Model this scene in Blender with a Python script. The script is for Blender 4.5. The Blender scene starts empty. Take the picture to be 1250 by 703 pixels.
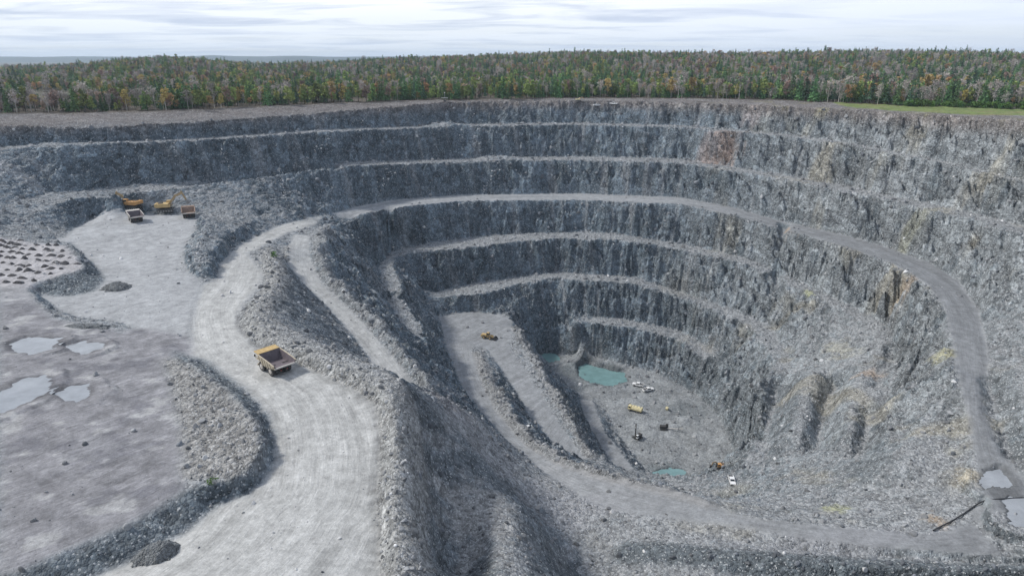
import bpy, bmesh, math, random
import numpy as np
from mathutils import Vector, Matrix

# ------------------------------------------------------------------ camera, sky, sun, exposure
SC = bpy.context.scene
COL = SC.collection
CAM_Z = 32.0
PITCH = math.radians(18.55)
F_PX = 833.0
cam_d = bpy.data.cameras.new('camera')
cam_d.sensor_width = 36.0
cam_d.lens = 36.0 * F_PX / 1250.0
cam_d.clip_start = 0.5
cam_d.clip_end = 60000
cam = bpy.data.objects.new('camera', cam_d)
COL.objects.link(cam)
cam.location = (0, 0, CAM_Z)
cam.rotation_euler = (math.pi / 2 - PITCH, 0, 0)
SC.camera = cam

SUN_EL, SUN_AZ = math.radians(44), math.radians(-82)     # azimuth from +Y towards +X
sv = Vector((math.sin(SUN_AZ) * math.cos(SUN_EL), math.cos(SUN_AZ) * math.cos(SUN_EL), math.sin(SUN_EL)))
sun_d = bpy.data.lights.new('sun', 'SUN')
sun_d.energy = 2.3
sun_d.angle = math.radians(8)
sun_d.color = (1.0, 0.965, 0.91)
sun = bpy.data.objects.new('sun', sun_d)
COL.objects.link(sun)
sun.rotation_euler = (-sv).to_track_quat('-Z', 'Y').to_euler()

world = bpy.data.worlds.new('World')
SC.world = world
world.use_nodes = True
SC.view_settings.view_transform = 'Standard'
SC.view_settings.look = 'None'
SC.view_settings.gamma = 1
SC.view_settings.use_curve_mapping = False
SC.view_settings.exposure = 0.62


class NT:
    """small helper to wire node trees"""
    def __init__(s, tree):
        s.t = tree
        s.n = tree.nodes
        s.n.clear()
    def add(s, kind, **kw):
        nd = s.n.new(kind)
        for k, v in kw.items():
            if k.startswith('i_'):
                key = k[2:].replace('_', ' ')
                s.put(nd.inputs[key], v)
            else:
                setattr(nd, k, v)
        return nd
    def put(s, sock, v):
        if isinstance(v, bpy.types.NodeSocket):
            s.t.links.new(v, sock)
        else:
            if isinstance(v, tuple) and len(v) == 3 and sock.type == 'RGBA':
                v = v + (1,)
            sock.default_value = v
    def math(s, op, a, b=0.0, c=None, clamp=False):
        nd = s.n.new('ShaderNodeMath')
        nd.operation = op
        nd.use_clamp = clamp
        s.put(nd.inputs[0], a)
        s.put(nd.inputs[1], b)
        if c is not None:
            s.put(nd.inputs[2], c)
        return nd.outputs[0]
    def mix(s, fac, a, b, blend='MIX'):
        nd = s.n.new('ShaderNodeMix')
        nd.data_type = 'RGBA'
        nd.blend_type = blend
        s.put(nd.inputs[0], fac)
        s.put(nd.inputs[6], a)
        s.put(nd.inputs[7], b)
        return nd.outputs[2]
    def noise(s, vec, scale, detail=4.0, rough=0.55, dist=0.0):
        nd = s.n.new('ShaderNodeTexNoise')
        s.put(nd.inputs['Vector'], vec)
        nd.inputs['Scale'].default_value = scale
        nd.inputs['Detail'].default_value = detail
        nd.inputs['Roughness'].default_value = rough
        nd.inputs['Distortion'].default_value = dist
        return nd.outputs[0]
    def voro(s, vec, scale, feature='F1', rand=1.0):
        nd = s.n.new('ShaderNodeTexVoronoi')
        nd.feature = feature
        s.put(nd.inputs['Vector'], vec)
        nd.inputs['Scale'].default_value = scale
        nd.inputs['Randomness'].default_value = rand
        return nd
    def ramp(s, fac, stops):
        nd = s.n.new('ShaderNodeMapRange')
        s.put(nd.inputs[0], fac)
        nd.inputs[1].default_value = stops[0]
        nd.inputs[2].default_value = stops[1]
        nd.inputs[3].default_value = stops[2]
        nd.inputs[4].default_value = stops[3]
        return nd.outputs[0]


def build_world():
    w = NT(world.node_tree)
    sky = w.add('ShaderNodeTexSky', sky_type='NISHITA', sun_disc=False, sun_elevation=SUN_EL, sun_rotation=SUN_AZ)
    sky.air_density = 1.0
    sky.dust_density = 0.6
    tc = w.add('ShaderNodeTexCoord')
    sep = w.add('ShaderNodeSeparateXYZ', i_Vector=tc.outputs['Generated'])
    zc = w.math('MAXIMUM', sep.outputs[2], 0.0)
    # cloud sheet at one height above the ground: direction / (z + little)
    den = w.math('ADD', zc, 0.045)
    u = w.math('DIVIDE', sep.outputs[0], den)
    v = w.math('DIVIDE', sep.outputs[1], den)
    comb = w.add('ShaderNodeCombineXYZ', i_X=u, i_Y=v, i_Z=0.0)
    mp = w.add('ShaderNodeMapping', i_Vector=comb.outputs[0])
    mp.inputs['Scale'].default_value = (0.62, 1.0, 1.0)
    mp.inputs['Location'].default_value = (3.1, 0.4, 0.0)
    n1 = w.noise(mp.outputs[0], 0.30, 4, 0.5, 0.3)
    n2 = w.noise(mp.outputs[0], 0.75, 5, 0.55, 0.6)
    cover = w.ramp(n1, (0.30, 0.52, 0.0, 1.0))
    shade = w.ramp(n2, (0.46, 0.66, 0.0, 1.0))
    cl = w.mix(shade, (8.4, 8.7, 9.2), (4.7, 5.3, 6.7))
    east = w.ramp(sep.outputs[0], (0.05, 0.6, 0.0, 0.75))
    cl = w.mix(east, cl, (7.0, 7.6, 8.9))
    # thinner cloud towards the horizon: a pale blue band
    band = w.ramp(sep.outputs[2], (0.0, 0.07, 0.75, 0.0))
    cl2 = w.mix(band, cl, (5.4, 6.3, 7.6))
    high = w.ramp(sep.outputs[2], (0.12, 0.6, 0.95, 0.45))
    fac = w.math('MULTIPLY', w.ramp(cover, (0, 1, 0.86, 1.0)), high)
    colr = w.mix(fac, sky.outputs[0], cl2)
    bg = w.add('ShaderNodeBackground', i_Color=colr, i_Strength=0.085)
    w.add('ShaderNodeOutputWorld', i_Surface=bg.outputs[0])


build_world()

# ------------------------------------------------------------------ helpers
rng = np.random.default_rng(7)
R_ = random.Random(11)
CP, SP = math.cos(PITCH), math.sin(PITCH)


def W(px, py, z):
    """ground point of a survey mark: sight line of the drone at elevation z"""
    dx = (px - 625.0) / F_PX
    dy = (351.5 - py) / F_PX
    d = (dx, CP + dy * SP, -SP + dy * CP)
    t = (z - CAM_Z) / d[2]
    return (d[0] * t, d[1] * t, z)


def tag(o, label=None, cat=None, group=None, kind=None):
    if label: o['label'] = label
    if cat: o['category'] = cat
    if group: o['group'] = group
    if kind: o['kind'] = kind
    return o


def link(name, me, mat=None, parent=None):
    o = bpy.data.objects.new(name, me)
    COL.objects.link(o)
    if mat is not None:
        me.materials.append(mat)
    if parent is not None:
        o.parent = parent
    return o


def np_mesh(name, verts, faces, smooth=True):
    me = bpy.data.meshes.new(name)
    verts = np.asarray(verts, np.float32)
    faces = np.asarray(faces, np.int32)
    n = faces.shape[1]
    me.vertices.add(len(verts))
    me.vertices.foreach_set('co', verts.ravel())
    me.loops.add(faces.size)
    me.loops.foreach_set('vertex_index', faces.ravel())
    me.polygons.add(len(faces))
    me.polygons.foreach_set('loop_start', np.arange(0, faces.size, n, dtype=np.int32))
    me.polygons.foreach_set('use_smooth', np.full(len(faces), smooth))
    me.update(calc_edges=True)
    return me


# gradient noise, vectorised
_perm = rng.permutation(512).astype(np.int32)
_perm = np.concatenate([_perm, _perm, _perm])
_ang = rng.random(512) * 2 * np.pi
_gx, _gy = np.cos(_ang), np.sin(_ang)


def pn(x, y, seed=0):
    x = x + seed * 37.17
    y = y + seed * 11.31
    xi = np.floor(x).astype(np.int64)
    yi = np.floor(y).astype(np.int64)
    xf, yf = x - xi, y - yi
    u = xf * xf * xf * (xf * (xf * 6 - 15) + 10)
    v = yf * yf * yf * (yf * (yf * 6 - 15) + 10)
    xi &= 511
    yi &= 511
    def g(ix, iy, fx, fy):
        h = _perm[_perm[ix & 511] + (iy & 511)]
        return _gx[h] * fx + _gy[h] * fy
    a = g(xi, yi, xf, yf)
    b = g(xi + 1, yi, xf - 1, yf)
    c = g(xi, yi + 1, xf, yf - 1)
    d = g(xi + 1, yi + 1, xf - 1, yf - 1)
    return ((a * (1 - u) + b * u) * (1 - v) + (c * (1 - u) + d * u) * v) * 1.5


def fbm(x, y, size, octv=4, gain=0.5, seed=0):
    out = 0
    amp, tot = 1.0, 0.0
    for k in range(octv):
        out = out + amp * pn(x / size, y / size, seed + k * 3)
        tot += amp
        amp *= gain
        size *= 0.5
    return out / tot * 1.4


def sstep(a, b, x):
    t = np.clip((x - a) / (b - a), 0, 1)
    return t * t * (3 - 2 * t)


# ------------------------------------------------------------------ terrain break lines (px, py, elevation)
def offs(line, dy, dz=0.0):
    return [(a, b + dy, c + dz) for a, b, c in line]


L = {}
L['rim'] = [(-250, 168, -3), (-150, 161, -3), (-60, 156, -3), (0, 154, -3), (60, 158, -3), (120, 156.5, -2.5), (180, 152, -2), (250, 148.5, -1.5), (320, 143.5, -1), (400, 137, 0), (470, 131, 1), (520, 127.5, 1.2), (560, 125, 1.5),
            (640, 123.5, 2), (700, 123, 2), (760, 123.5, 2), (830, 125.5, 1.5), (900, 127.5, 1.5), (950, 129.5, 1.5), (1035, 133.5, 1.5), (1100, 138, 1.5), (1170, 142, 1.5), (1250, 147, 1.5), (1350, 156, 1.5), (1500, 175, 1.5)]
L['tree_base'] = [(-250, 150, 2), (-150, 143, 2), (0, 139, 2), (100, 138, 2), (200, 136.5, 2), (300, 131, 2.2), (400, 127, 2.4), (500, 123.2, 2.5), (620, 121, 2.8), (720, 119.5, 3), (830, 120.5, 3), (950, 122.5, 3), (1040, 127, 2.5), (1100, 129.5, 2.3), (1250, 133, 2), (1350, 140, 2), (1500, 157, 2)]
L['A_back'] = [(-250, 193, -8), (-150, 186, -8), (0, 180, -8.5), (100, 175, -9), (250, 168.5, -11.5), (400, 158, -13), (480, 155.3, -14), (560, 152, -15), (700, 150, -14.2), (830, 153, -14.5), (950, 163, -15), (1035, 174, -16), (1150, 196, -18), (1250, 220, -19.5), (1350, 250, -20)]
L['A_crest'] = offs(L['A_back'], 2.6)
L['B_back'] = [(-250, 330, -29), (-80, 273, -29), (0, 250, -29.5), (60, 236.5, -29.5), (100, 232, -30), (143, 229, -30.5), (188, 226, -31), (300, 213, -33), (420, 198, -35), (480, 196.5, -36), (560, 193.5, -37), (700, 191, -36.5), (830, 193.5, -36.5), (950, 212, -37), (1035, 227, -37.5), (1113, 244, -38), (1192, 260, -38.5), (1250, 275, -39), (1350, 303, -40)]
L['B_crest'] = [(1350, 318, -40), (1250, 288, -39), (1192, 268, -38.5), (1113, 251, -38), (1035, 233.5, -37.5), (950, 217.5, -37), (830, 199, -36.5), (700, 195.5, -36.5), (560, 198, -37), (480, 201, -36), (420, 203, -35), (300, 219, -33), (188, 233, -31), (143, 237, -30.5), (100, 241, -31), (78, 247, -32), (45, 258, -33), (15, 272, -35), (-15, 292, -36.5), (-60, 310, -37)]
L['pad_toe'] = [(62, 294, -40.5), (78, 290, -41), (95, 276, -41.3), (115, 267, -41.5), (150, 263, -41.5), (200, 262, -41.5), (236, 264, -41.5)]
L['spur_toe'] = [(236, 264, -41.5), (240, 277, -41.7), (226, 299, -42), (222, 311, -42.2), (231, 334, -43), (248, 346, -43.8), (262, 343, -44.2), (268, 319, -46), (300, 294, -48.3), (345, 274, -50.3), (400, 262, -52)]
L['spur_top'] = [(247, 262, -38.5), (250, 278, -38.5), (237, 302, -39), (241, 318, -39.5), (255, 325, -40), (263, 305, -41), (285, 283, -43), (320, 262, -46)]
L['spur_wall'] = [(245, 240, -38.5), (290, 243, -42), (340, 240, -45.5), (400, 238, -48)]
L['C_back'] = [(400, 262, -52), (440, 251, -57.5), (480, 244, -58.5), (560, 238, -60), (700, 236, -59), (830, 241, -59.5), (898, 254, -60.5), (946, 268, -61), (1035, 288, -62.5), (1086, 303, -63.5), (1137, 322, -64.5), (1171, 343, -65.5), (1195, 380, -66.5), (1207, 435, -68), (1203, 490, -69.5), (1217, 540, -71), (1245, 580, -72), (1300, 620, -73)]
L['C_crest'] = [(440, 262, -57.2), (480, 253.5, -58.5), (560, 245.5, -60), (700, 244, -59), (830, 249, -59.5), (898, 263, -60.5), (946, 277, -61), (1035, 302, -62.5), (1086, 320, -63.5), (1130, 345, -64.5), (1150, 372, -65.5), (1163, 410, -67), (1166, 450, -68.5), (1180, 500, -70), (1192, 560, -72), (1198, 600, -73.5), (1185, 640, -74.8)]
L['D_back'] = [(470, 354, -80.5), (464, 338, -80.3), (462, 322, -80), (468, 313, -80), (480, 306, -80), (520, 297, -80), (560, 292, -80), (620, 286, -79.5), (680, 283.5, -79), (750, 284, -79.5), (830, 297, -80.5), (915, 315, -82), (980, 346, -83.5), (1035, 370, -84.5), (1076, 390, -87), (1098, 420, -87.5), (1092, 470, -88), (1075, 530, -88)]
L['D_crest'] = [(489, 357, -80.5), (489, 348, -80.5), (483, 330, -80), (479, 317, -80), (488, 311, -80), (540, 305, -80), (589, 300, -80), (631, 295, -79.5), (680, 291, -79), (750, 292, -79.5), (830, 304, -80.5), (915, 323, -82), (980, 353, -83.5), (1030, 377, -84.5), (1065, 398, -87), (1082, 425, -87.5), (1076, 480, -88), (1060, 530, -88)]
L['ledge_a'] = [(474, 365, -84), (478, 380, -84), (488, 394, -84.5), (500, 407, -85), (510, 414, -85)]
L['ledge_b'] = [(491, 366, -84), (504, 384, -84.5), (517, 402, -85), (517, 413, -85)]
L['E_back'] = [(506, 357, -100), (540, 354, -100), (599, 342, -100), (639, 337, -99.5), (680, 331.5, -99), (700, 332, -98), (775, 338, -98.5), (830, 355, -100), (898, 378, -101.5), (946, 400, -103), (964, 440, -104), (956, 490, -105), (936, 560, -104)]
L['E_crest'] = [(520, 376, -100.5), (520, 368, -100), (540, 362, -100), (589, 359, -100), (629, 348, -99.5), (680, 338, -99), (700, 343, -98), (775, 346, -98.5), (830, 362, -100), (893, 386, -101.5), (930, 408, -103), (944, 440, -104), (937, 490, -105), (915, 560, -104)]
L['pad2_back'] = [(534, 389, -107), (555, 382, -107.5), (579, 380, -108), (615, 385, -108), (628, 393, -108.5)]
L['F_back'] = [(702, 383, -115), (760, 388, -118), (830, 403, -118), (880, 428, -119)]
L['F_crest'] = [(672, 424, -133), (688, 406, -124), (702, 392, -116), (770, 399, -119), (830, 416, -119.5), (862, 438, -121)]
L['floor_far'] = [(652, 441, -136), (664, 432, -135.5), (690, 432, -134), (720, 433, -134), (750, 440, -134), (800, 454, -136), (850, 480, -138), (880, 510, -138), (896, 550, -137.5), (910, 585, -136)]
L['floor_near'] = [(672, 452, -137), (690, 472, -138), (740, 500, -138), (755, 530, -138), (785, 568, -138), (800, 584, -138), (850, 600, -138), (900, 602, -137)]
L['floor_mid'] = [(720, 455, -138), (790, 490, -138), (840, 540, -138), (870, 580, -138)]
L['R1_left'] = [(538, 392, -107.5), (544, 422, -107.5), (562, 468, -105), (582, 501, -102.5), (628, 547, -97.5), (667, 579, -93), (717, 610, -88.5), (751, 623, -86), (830, 634, -83), (915, 645, -80.5), (984, 657, -78.5), (1069, 667, -76.5), (1137, 672, -75.5), (1225, 680, -75)]
L['R1_right'] = [(575.6, 422, -107.5), (589, 468, -105), (605, 501, -102.5), (641, 543, -97.5), (677, 563, -93.5), (729, 579, -89), (785, 592, -86), (830, 603, -83.5), (864, 612, -82), (898, 627, -80.5), (932, 634, -79.5), (994, 641, -78), (1137, 654, -75.5), (1185, 640, -74.8)]
L['R12_ridge'] = [(583, 430, -106.5), (600, 468, -102.5), (619, 503, -100), (655, 540, -95.2), (690, 560, -91.6), (735, 574, -87.4), (787, 587, -84.4), (832, 598, -82), (866, 608, -80.6)]
L['N_hidden'] = [(735, 592, -110), (787, 605, -112), (832, 617, -112), (880, 630, -110)]
L['R2_left'] = [(595, 426, -108.5), (618, 458, -110.5), (644, 501, -113), (680, 548, -115.5), (700, 566, -116.5)]
L['R2_right'] = [(621, 425, -108.5), (646, 458, -110.5), (672, 501, -113), (703, 547, -115.5), (715, 560, -116)]
L['R2_berm'] = [(630, 397, -107), (653, 437, -108.8), (677, 478, -111), (703, 519, -113), (722, 552, -114.6)]
L['R3_left'] = [(706, 488, -136), (719.5, 524, -132), (746, 563, -127.5), (757, 576, -126)]
L['R3_right'] = [(723, 484, -136.5), (736, 524, -132.5), (766, 563, -128), (778, 578, -126)]
# drill bench, loading pad and the low scarp
L['drill_crest'] = [(64, 296, -37.6), (80, 299, -37.6), (91, 312, -38), (103, 323, -38.5), (98, 329, -38.7), (70, 338, -39), (38, 346, -39.3)]
L['drill_toe'] = [(88, 297, -42), (103, 313, -42.2), (118, 327, -42.4), (128, 341, -42.6), (118, 352, -42.7), (108, 358, -42.8), (85, 361, -42.8), (60, 360, -42.6), (48, 357, -42)]
L['scarp_top'] = [(34, 352, -39.8), (52, 376, -40.5), (68, 391, -40.9), (108, 396, -41.1), (138, 402, -41.6), (157, 414, -42.2)]
L['scarp_toe'] = [(50, 361, -42.5), (72, 378, -42.9), (90, 386, -43), (120, 389, -43), (150, 393, -43), (168, 402, -42.8)]
L['pad_mid'] = [(160, 290, -42), (170, 330, -42.4), (190, 380, -42.8), (215, 400, -42.8)]
L['fg_a'] = [(0, 300, -38), (0, 345, -38.8), (0, 400, -40), (0, 480, -40.6), (0, 600, -41), (0, 700, -41.2), (0, 800, -41.4)]
L['fg_b'] = [(60, 440, -41), (100, 420, -41.3), (150, 430, -42), (185, 428, -42.2)]
L['fg_c'] = [(60, 500, -40.8), (120, 540, -41), (100, 620, -41), (60, 670, -41.2)]
L['heap_left'] = [(198, 436, -42.2), (211, 480, -41.7), (221, 520, -41.4), (223, 586, -41.2)]
L['heap_crest'] = [(220, 438, -41.6), (262, 462, -40.7), (298, 493, -40), (317, 518, -39.9), (320, 545, -40.1), (308, 568, -40.4), (280, 586, -40.9), (230, 598, -41.1), (195, 620, -41.2), (140, 650, -41.3), (80, 672, -41.3), (20, 700, -41.4), (-60, 735, -41.4)]
L['heap_toe'] = [(205, 426, -42), (250, 441, -42.6), (297, 476, -42.8), (326, 509, -43.1), (333, 540, -43.4), (327, 575, -43.6), (306, 600, -43.7), (262, 616, -43.8), (228, 647, -43.8), (170, 677, -43.8), (110, 705, -43.8), (20, 745, -43.8)]
# haul road
L['H_right'] = [(466, 780, -44.3), (465, 703, -44), (461, 600, -43.8), (465, 525, -43.3), (458, 492, -42.8), (430, 472, -42.4), (370, 447, -42), (311, 421, -42), (291, 398, -42.3), (290, 385, -42.8), (300, 369, -43.6), (319, 347, -45), (323, 333, -46.3), (312, 320, -47.6), (303, 310, -48), (330, 295, -49.4), (352, 284, -50.5), (370, 279, -51.4)]
L['H_left'] = [(232, 432, -42.6), (232, 400, -42.7), (238, 370, -43)]
L['H_berm'] = [(490, 780, -41.7), (484, 703, -41.6), (478, 600, -41.4), (483, 525, -40.9), (476, 484, -40.4), (445, 461, -40), (385, 436, -39.7), (327, 407, -39.8), (307, 388, -40.2), (313, 373, -41.2), (332, 351, -42.6), (338, 333, -44), (328, 314, -46.2), (331, 302, -48.2)]
L['H_outer'] = [(528, 780, -42.8), (514, 703, -42.6), (508, 600, -42.4), (509, 525, -41.8), (498, 474, -41.2), (462, 446, -40.8), (402, 424, -40.6), (347, 398, -40.9), (325, 382, -41.4), (330, 369, -42.4), (342, 351, -43.7), (347, 333, -45.2), (343, 312, -48), (352, 296, -50)]
L['P2_left'] = [(358, 286, -51), (353, 300, -52), (347, 320, -53.5), (365, 345, -56.5), (398, 376, -60), (430, 410, -63.8), (453, 443, -67), (480, 476, -70)]
L['P2_right'] = [(378, 288, -51.5), (376, 310, -53), (392, 345, -56.7), (432, 382, -60.5), (467, 420, -64.3), (493, 450, -67.5), (513, 477, -70.3)]
L['P2_berm'] = [(402, 275, -51), (392, 288, -50), (389, 308, -51.2), (403, 338, -54.6), (443, 374, -58.4), (478, 411, -62.2), (504, 442, -65.4), (525, 471, -68.2)]
# dumped slope below the haul road
L['S_ridge'] = [(498, 474, -41.2), (510, 477, -48), (532, 483, -60), (556, 492, -73), (580, 506, -86), (602, 525, -95)]
L['S_mid'] = [(512, 520, -49), (540, 558, -58.5), (580, 592, -65), (635, 612, -66)]
L['S_apron'] = [(600, 560, -81.5), (648, 588, -88), (700, 625, -87)]
L['S_spur'] = [(635, 612, -66), (630, 632, -62.8), (622, 655, -59), (606, 703, -54), (585, 760, -50)]
L['S_valley'] = [(528, 590, -60), (530, 640, -63.5), (545, 703, -66), (550, 760, -64)]
L['S_toe'] = [(652, 625, -84), (668, 640, -86.5), (690, 665, -87), (712, 703, -87), (720, 760, -86)]
L['S_low'] = [(760, 655, -85), (760, 690, -84.5), (780, 760, -83)]
L['S_bench'] = [(840, 655, -83), (900, 661, -81), (1000, 673, -79), (1110, 681, -77), (1250, 690, -76)]
L['S_row'] = [(770, 668, -82.2), (880, 676, -78.6), (1000, 687, -76.8), (1120, 693, -75), (1250, 699, -74)]
L['S_front'] = [(830, 703, -81.5), (1000, 706, -79), (1250, 720, -77)]



# bench elevations of the rock walls follow from the distance of the rim and the batter of each face
def ray(px, py):
    dx, dy = (px - 625.0) / F_PX, (351.5 - py) / F_PX
    d = (dx, CP + dy * SP, -SP + dy * CP)
    h = math.hypot(d[0], d[1])
    return math.atan2(d[0], d[1]), d[2] / h          # azimuth, tangent of the sight line


def polar(line):
    p = np.array([W(*q) for q in line])
    return np.arctan2(p[:, 0], p[:, 1]), np.hypot(p[:, 0], p[:, 1]), p[:, 2]


RIM_PX = [-250, 0, 100, 200, 300, 400, 480, 560, 640, 760, 860, 950, 1050, 1150, 1250, 1350, 1500]
RIM_R = [450, 436, 430, 433, 446, 474, 500, 526, 540, 541, 530, 503, 476, 453, 428, 410, 390]
line = []
for px, py, z in L['rim']:
    az, tn = ray(px, py)
    r = float(np.interp(px, RIM_PX, RIM_R))
    line.append((px, py, CAM_Z + r * tn))
L['rim'] = line
prev = 'rim'
for back, crest, ang, lo, hi in (('A_back', 'A_crest', 62, -400, 1600), ('B_back', 'B_crest', 62, 187, 1600), ('C_back', 'C_crest', 62, 430, 1150),
                                 ('D_back', 'D_crest', 64, 500, 1050), ('E_back', 'E_crest', 66, 530, 890), ('F_back', 'F_crest', 66, 695, 840)):
    a0, r0, z0 = polar(L[prev])
    o = np.argsort(a0)
    out = []
    ta = math.tan(math.radians(ang))
    for px, py, z in L[back]:
        az, tn = ray(px, py)
        if lo < px < hi and a0.min() < az < a0.max():
            ra, za = np.interp(az, a0[o], r0[o]), np.interp(az, a0[o], z0[o])
            # CAM_Z + r*tn = za - (ra - r)*ta
            r = (za - ra * ta - CAM_Z) / (tn - ta)
            z = CAM_Z + r * tn
        out.append((px, py, z))
    L[back] = out
    xb = np.array([q[0] for q in out]); zb = np.array([q[2] for q in out])
    o = np.argsort(xb)
    L[crest] = [(px, py, float(np.interp(px, xb[o], zb[o])) if lo < px < hi else z) for px, py, z in L[crest]]
    prev = crest
WL = {k: np.array([W(*p) for p in v]) for k, v in L.items()}

X0, X1, Y0, Y1 = -345.0, 345.0, -60.0, 660.0
EDGE_Z = 2.4
GN_X, GN_Y = int(X1 - X0) + 1, int(Y1 - Y0) + 1      # 1 m solving grid


def solve_base():
    def raster(step):
        nx, ny = int((X1 - X0) / step) + 1, int((Y1 - Y0) / step) + 1
        s = np.zeros((ny, nx))
        c = np.zeros((ny, nx))
        for ln in WL.values():
            for a, b in zip(ln[:-1], ln[1:]):
                n = max(2, int(np.hypot(*(b - a)[:2]) / (step * 0.4)) + 1)
                t = np.linspace(0, 1, n)[:, None]
                p = a + (b - a) * t
                ix = np.round((p[:, 0] - X0) / step).astype(int)
                iy = np.round((p[:, 1] - Y0) / step).astype(int)
                ok = (ix >= 0) & (ix < nx) & (iy >= 0) & (iy < ny)
                np.add.at(s, (iy[ok], ix[ok]), p[ok, 2])
                np.add.at(c, (iy[ok], ix[ok]), 1)
        # outer frame of the site at forest level
        for sl in ((slice(None), 0), (slice(None), -1), (0, slice(None)), (-1, slice(None))):
            s[sl] = EDGE_Z
            c[sl] = 1
        m = c > 0
        z = np.where(m, s / np.maximum(c, 1), 0)
        return z, m
    z = None
    for step, its in ((16, 400), (8, 250), (4, 200), (2, 160), (1, 120)):
        cz, m = raster(step)
        if z is None:
            z = np.full(cz.shape, -40.0)
        else:
            ny, nx = cz.shape
            yy = np.linspace(0, z.shape[0] - 1, ny)
            xx = np.linspace(0, z.shape[1] - 1, nx)
            y0 = np.minimum(yy.astype(int), z.shape[0] - 2)
            x0 = np.minimum(xx.astype(int), z.shape[1] - 2)
            fy = (yy - y0)[:, None]
            fx = (xx - x0)[None]
            z = (z[y0][:, x0] * (1 - fy) * (1 - fx) + z[y0][:, x0 + 1] * (1 - fy) * fx + z[y0 + 1][:, x0] * fy * (1 - fx) + z[y0 + 1][:, x0 + 1] * fy * fx)
        z[m] = cz[m]
        free = ~m[1:-1, 1:-1]
        par = (np.add.outer(np.arange(z.shape[0] - 2), np.arange(z.shape[1] - 2)) % 2).astype(bool)
        f0, f1 = free & par, free & ~par
        om = 1.85
        for _ in range(its):
            for f in (f0, f1):
                av = 0.25 * (z[:-2, 1:-1] + z[2:, 1:-1] + z[1:-1, :-2] + z[1:-1, 2:])
                c = z[1:-1, 1:-1]
                c[f] += om * (av[f] - c[f])
    return z


BASE = solve_base()


def blur(a, r, n=2):
    for _ in range(n):
        k = 2 * r + 1
        p = np.pad(a, ((r, r), (0, 0)), mode='edge')
        cs = np.cumsum(np.vstack([np.zeros((1, p.shape[1])), p]), 0)
        a = (cs[k:] - cs[:-k]) / k
        p = np.pad(a, ((0, 0), (r, r)), mode='edge')
        cs = np.cumsum(np.hstack([np.zeros((p.shape[0], 1)), p]), 1)
        a = (cs[:, k:] - cs[:, :-k]) / k
    return a


def samp(g, x, y):
    fx = np.clip((x - X0), 0, GN_X - 1.001)
    fy = np.clip((y - Y0), 0, GN_Y - 1.001)
    ix, iy = fx.astype(int), fy.astype(int)
    u, v = fx - ix, fy - iy
    return (g[iy, ix] * (1 - u) + g[iy, ix + 1] * u) * (1 - v) + (g[iy + 1, ix] * (1 - u) + g[iy + 1, ix + 1] * u) * v


def poly_mask(poly, soft=0):
    """1 m raster of a ground polygon"""
    ys = np.arange(GN_Y) + Y0
    xs = np.arange(GN_X) + X0
    m = np.zeros((GN_Y, GN_X), bool)
    p = np.asarray(poly)[:, :2]
    for (xa, ya), (xb, yb) in zip(p, np.roll(p, -1, 0)):
        if ya == yb: continue
        lo, hi = min(ya, yb), max(ya, yb)
        r = np.where((ys > lo) & (ys <= hi))[0]
        for i in r:
            xc = xa + (ys[i] - ya) / (yb - ya) * (xb - xa)
            m[i] ^= xs > xc
    m = m.astype(float)
    return blur(m, soft, 2) if soft else m


def wpoly(*names_or_pts):
    out = []
    for s in names_or_pts:
        if isinstance(s, tuple):
            out.append(np.array([W(*s)]))
        elif s.startswith('-'):
            out.append(WL[s[1:]][::-1])
        else:
            out.append(WL[s])
    return np.vstack(out)


def pxpoly(pts, z):
    return np.array([W(a, b, z) for a, b in pts])


M_dump = np.maximum(poly_mask(np.vstack([WL['H_outer'], WL['P2_left']])), poly_mask(np.vstack([WL['H_outer'][:5], WL['S_ridge'], WL['R1_left'][4:10], [W(830, 760, -82)]])))
dm = blur(M_dump, 2, 1)
BASE = BASE * (1 - dm) + blur(BASE, 3, 2) * dm
gy_, gx_ = np.gradient(blur(BASE, 1, 1))
SLOPE = np.hypot(gx_, gy_)
WALL = blur(sstep(0.45, 0.9, SLOPE), 2, 2)

road = np.zeros_like(BASE)
haul_poly = np.vstack([WL['H_right'][:12], WL['spur_toe'][7:4:-1], WL['H_left'][::-1], WL['heap_toe'][:]])
neck_poly = np.vstack([WL['H_right'][10:], WL['spur_toe'][10:5:-1]])
ramp2_poly = wpoly('P2_left', '-P2_right')
c_poly = wpoly('C_back', '-C_crest')
r1_poly = wpoly('R1_left', '-R1_right')
r2_poly = wpoly('R2_left', '-R2_right')
r3_poly = wpoly('R3_left', '-R3_right')
pad2_poly = np.vstack([WL['pad2_back'], WL['R2_right'][:1], WL['R2_left'][:1], WL['R1_right'][:1], WL['R1_left'][:2][::-1]])
pad_poly = np.vstack([WL['pad_toe'], WL['spur_toe'][1:6], pxpoly([(262, 372), (256, 400), (250, 436)], -42.7), WL['scarp_toe'][::-1], WL['drill_toe'][::-1]])
d_poly = wpoly('D_back', '-D_crest')
M_haul = np.maximum(poly_mask(haul_poly), poly_mask(neck_poly))
M_roads = np.maximum.reduce([M_haul, poly_mask(ramp2_poly), poly_mask(c_poly), poly_mask(r1_poly), poly_mask(r2_poly), poly_mask(r3_poly), poly_mask(pad2_poly)])
M_pad = poly_mask(pad_poly)
M_fg = poly_mask(np.vstack([WL['fg_a'][::-1], WL['scarp_top'], WL['heap_left'], pxpoly([(230, 598), (195, 620), (140, 650), (80, 672), (20, 700), (-60, 735)], -38)]))
M_fg = np.maximum(M_fg, poly_mask(pxpoly([(150, 404), (170, 398), (232, 410), (236, 440), (205, 440), (190, 446), (150, 440)], -42.3)))
M_floor = poly_mask(np.vstack([WL['floor_far'], WL['floor_near'][::-1]]))
M_heap = poly_mask(np.vstack([WL['heap_left'], WL['heap_crest'][6::-1]]))
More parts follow.
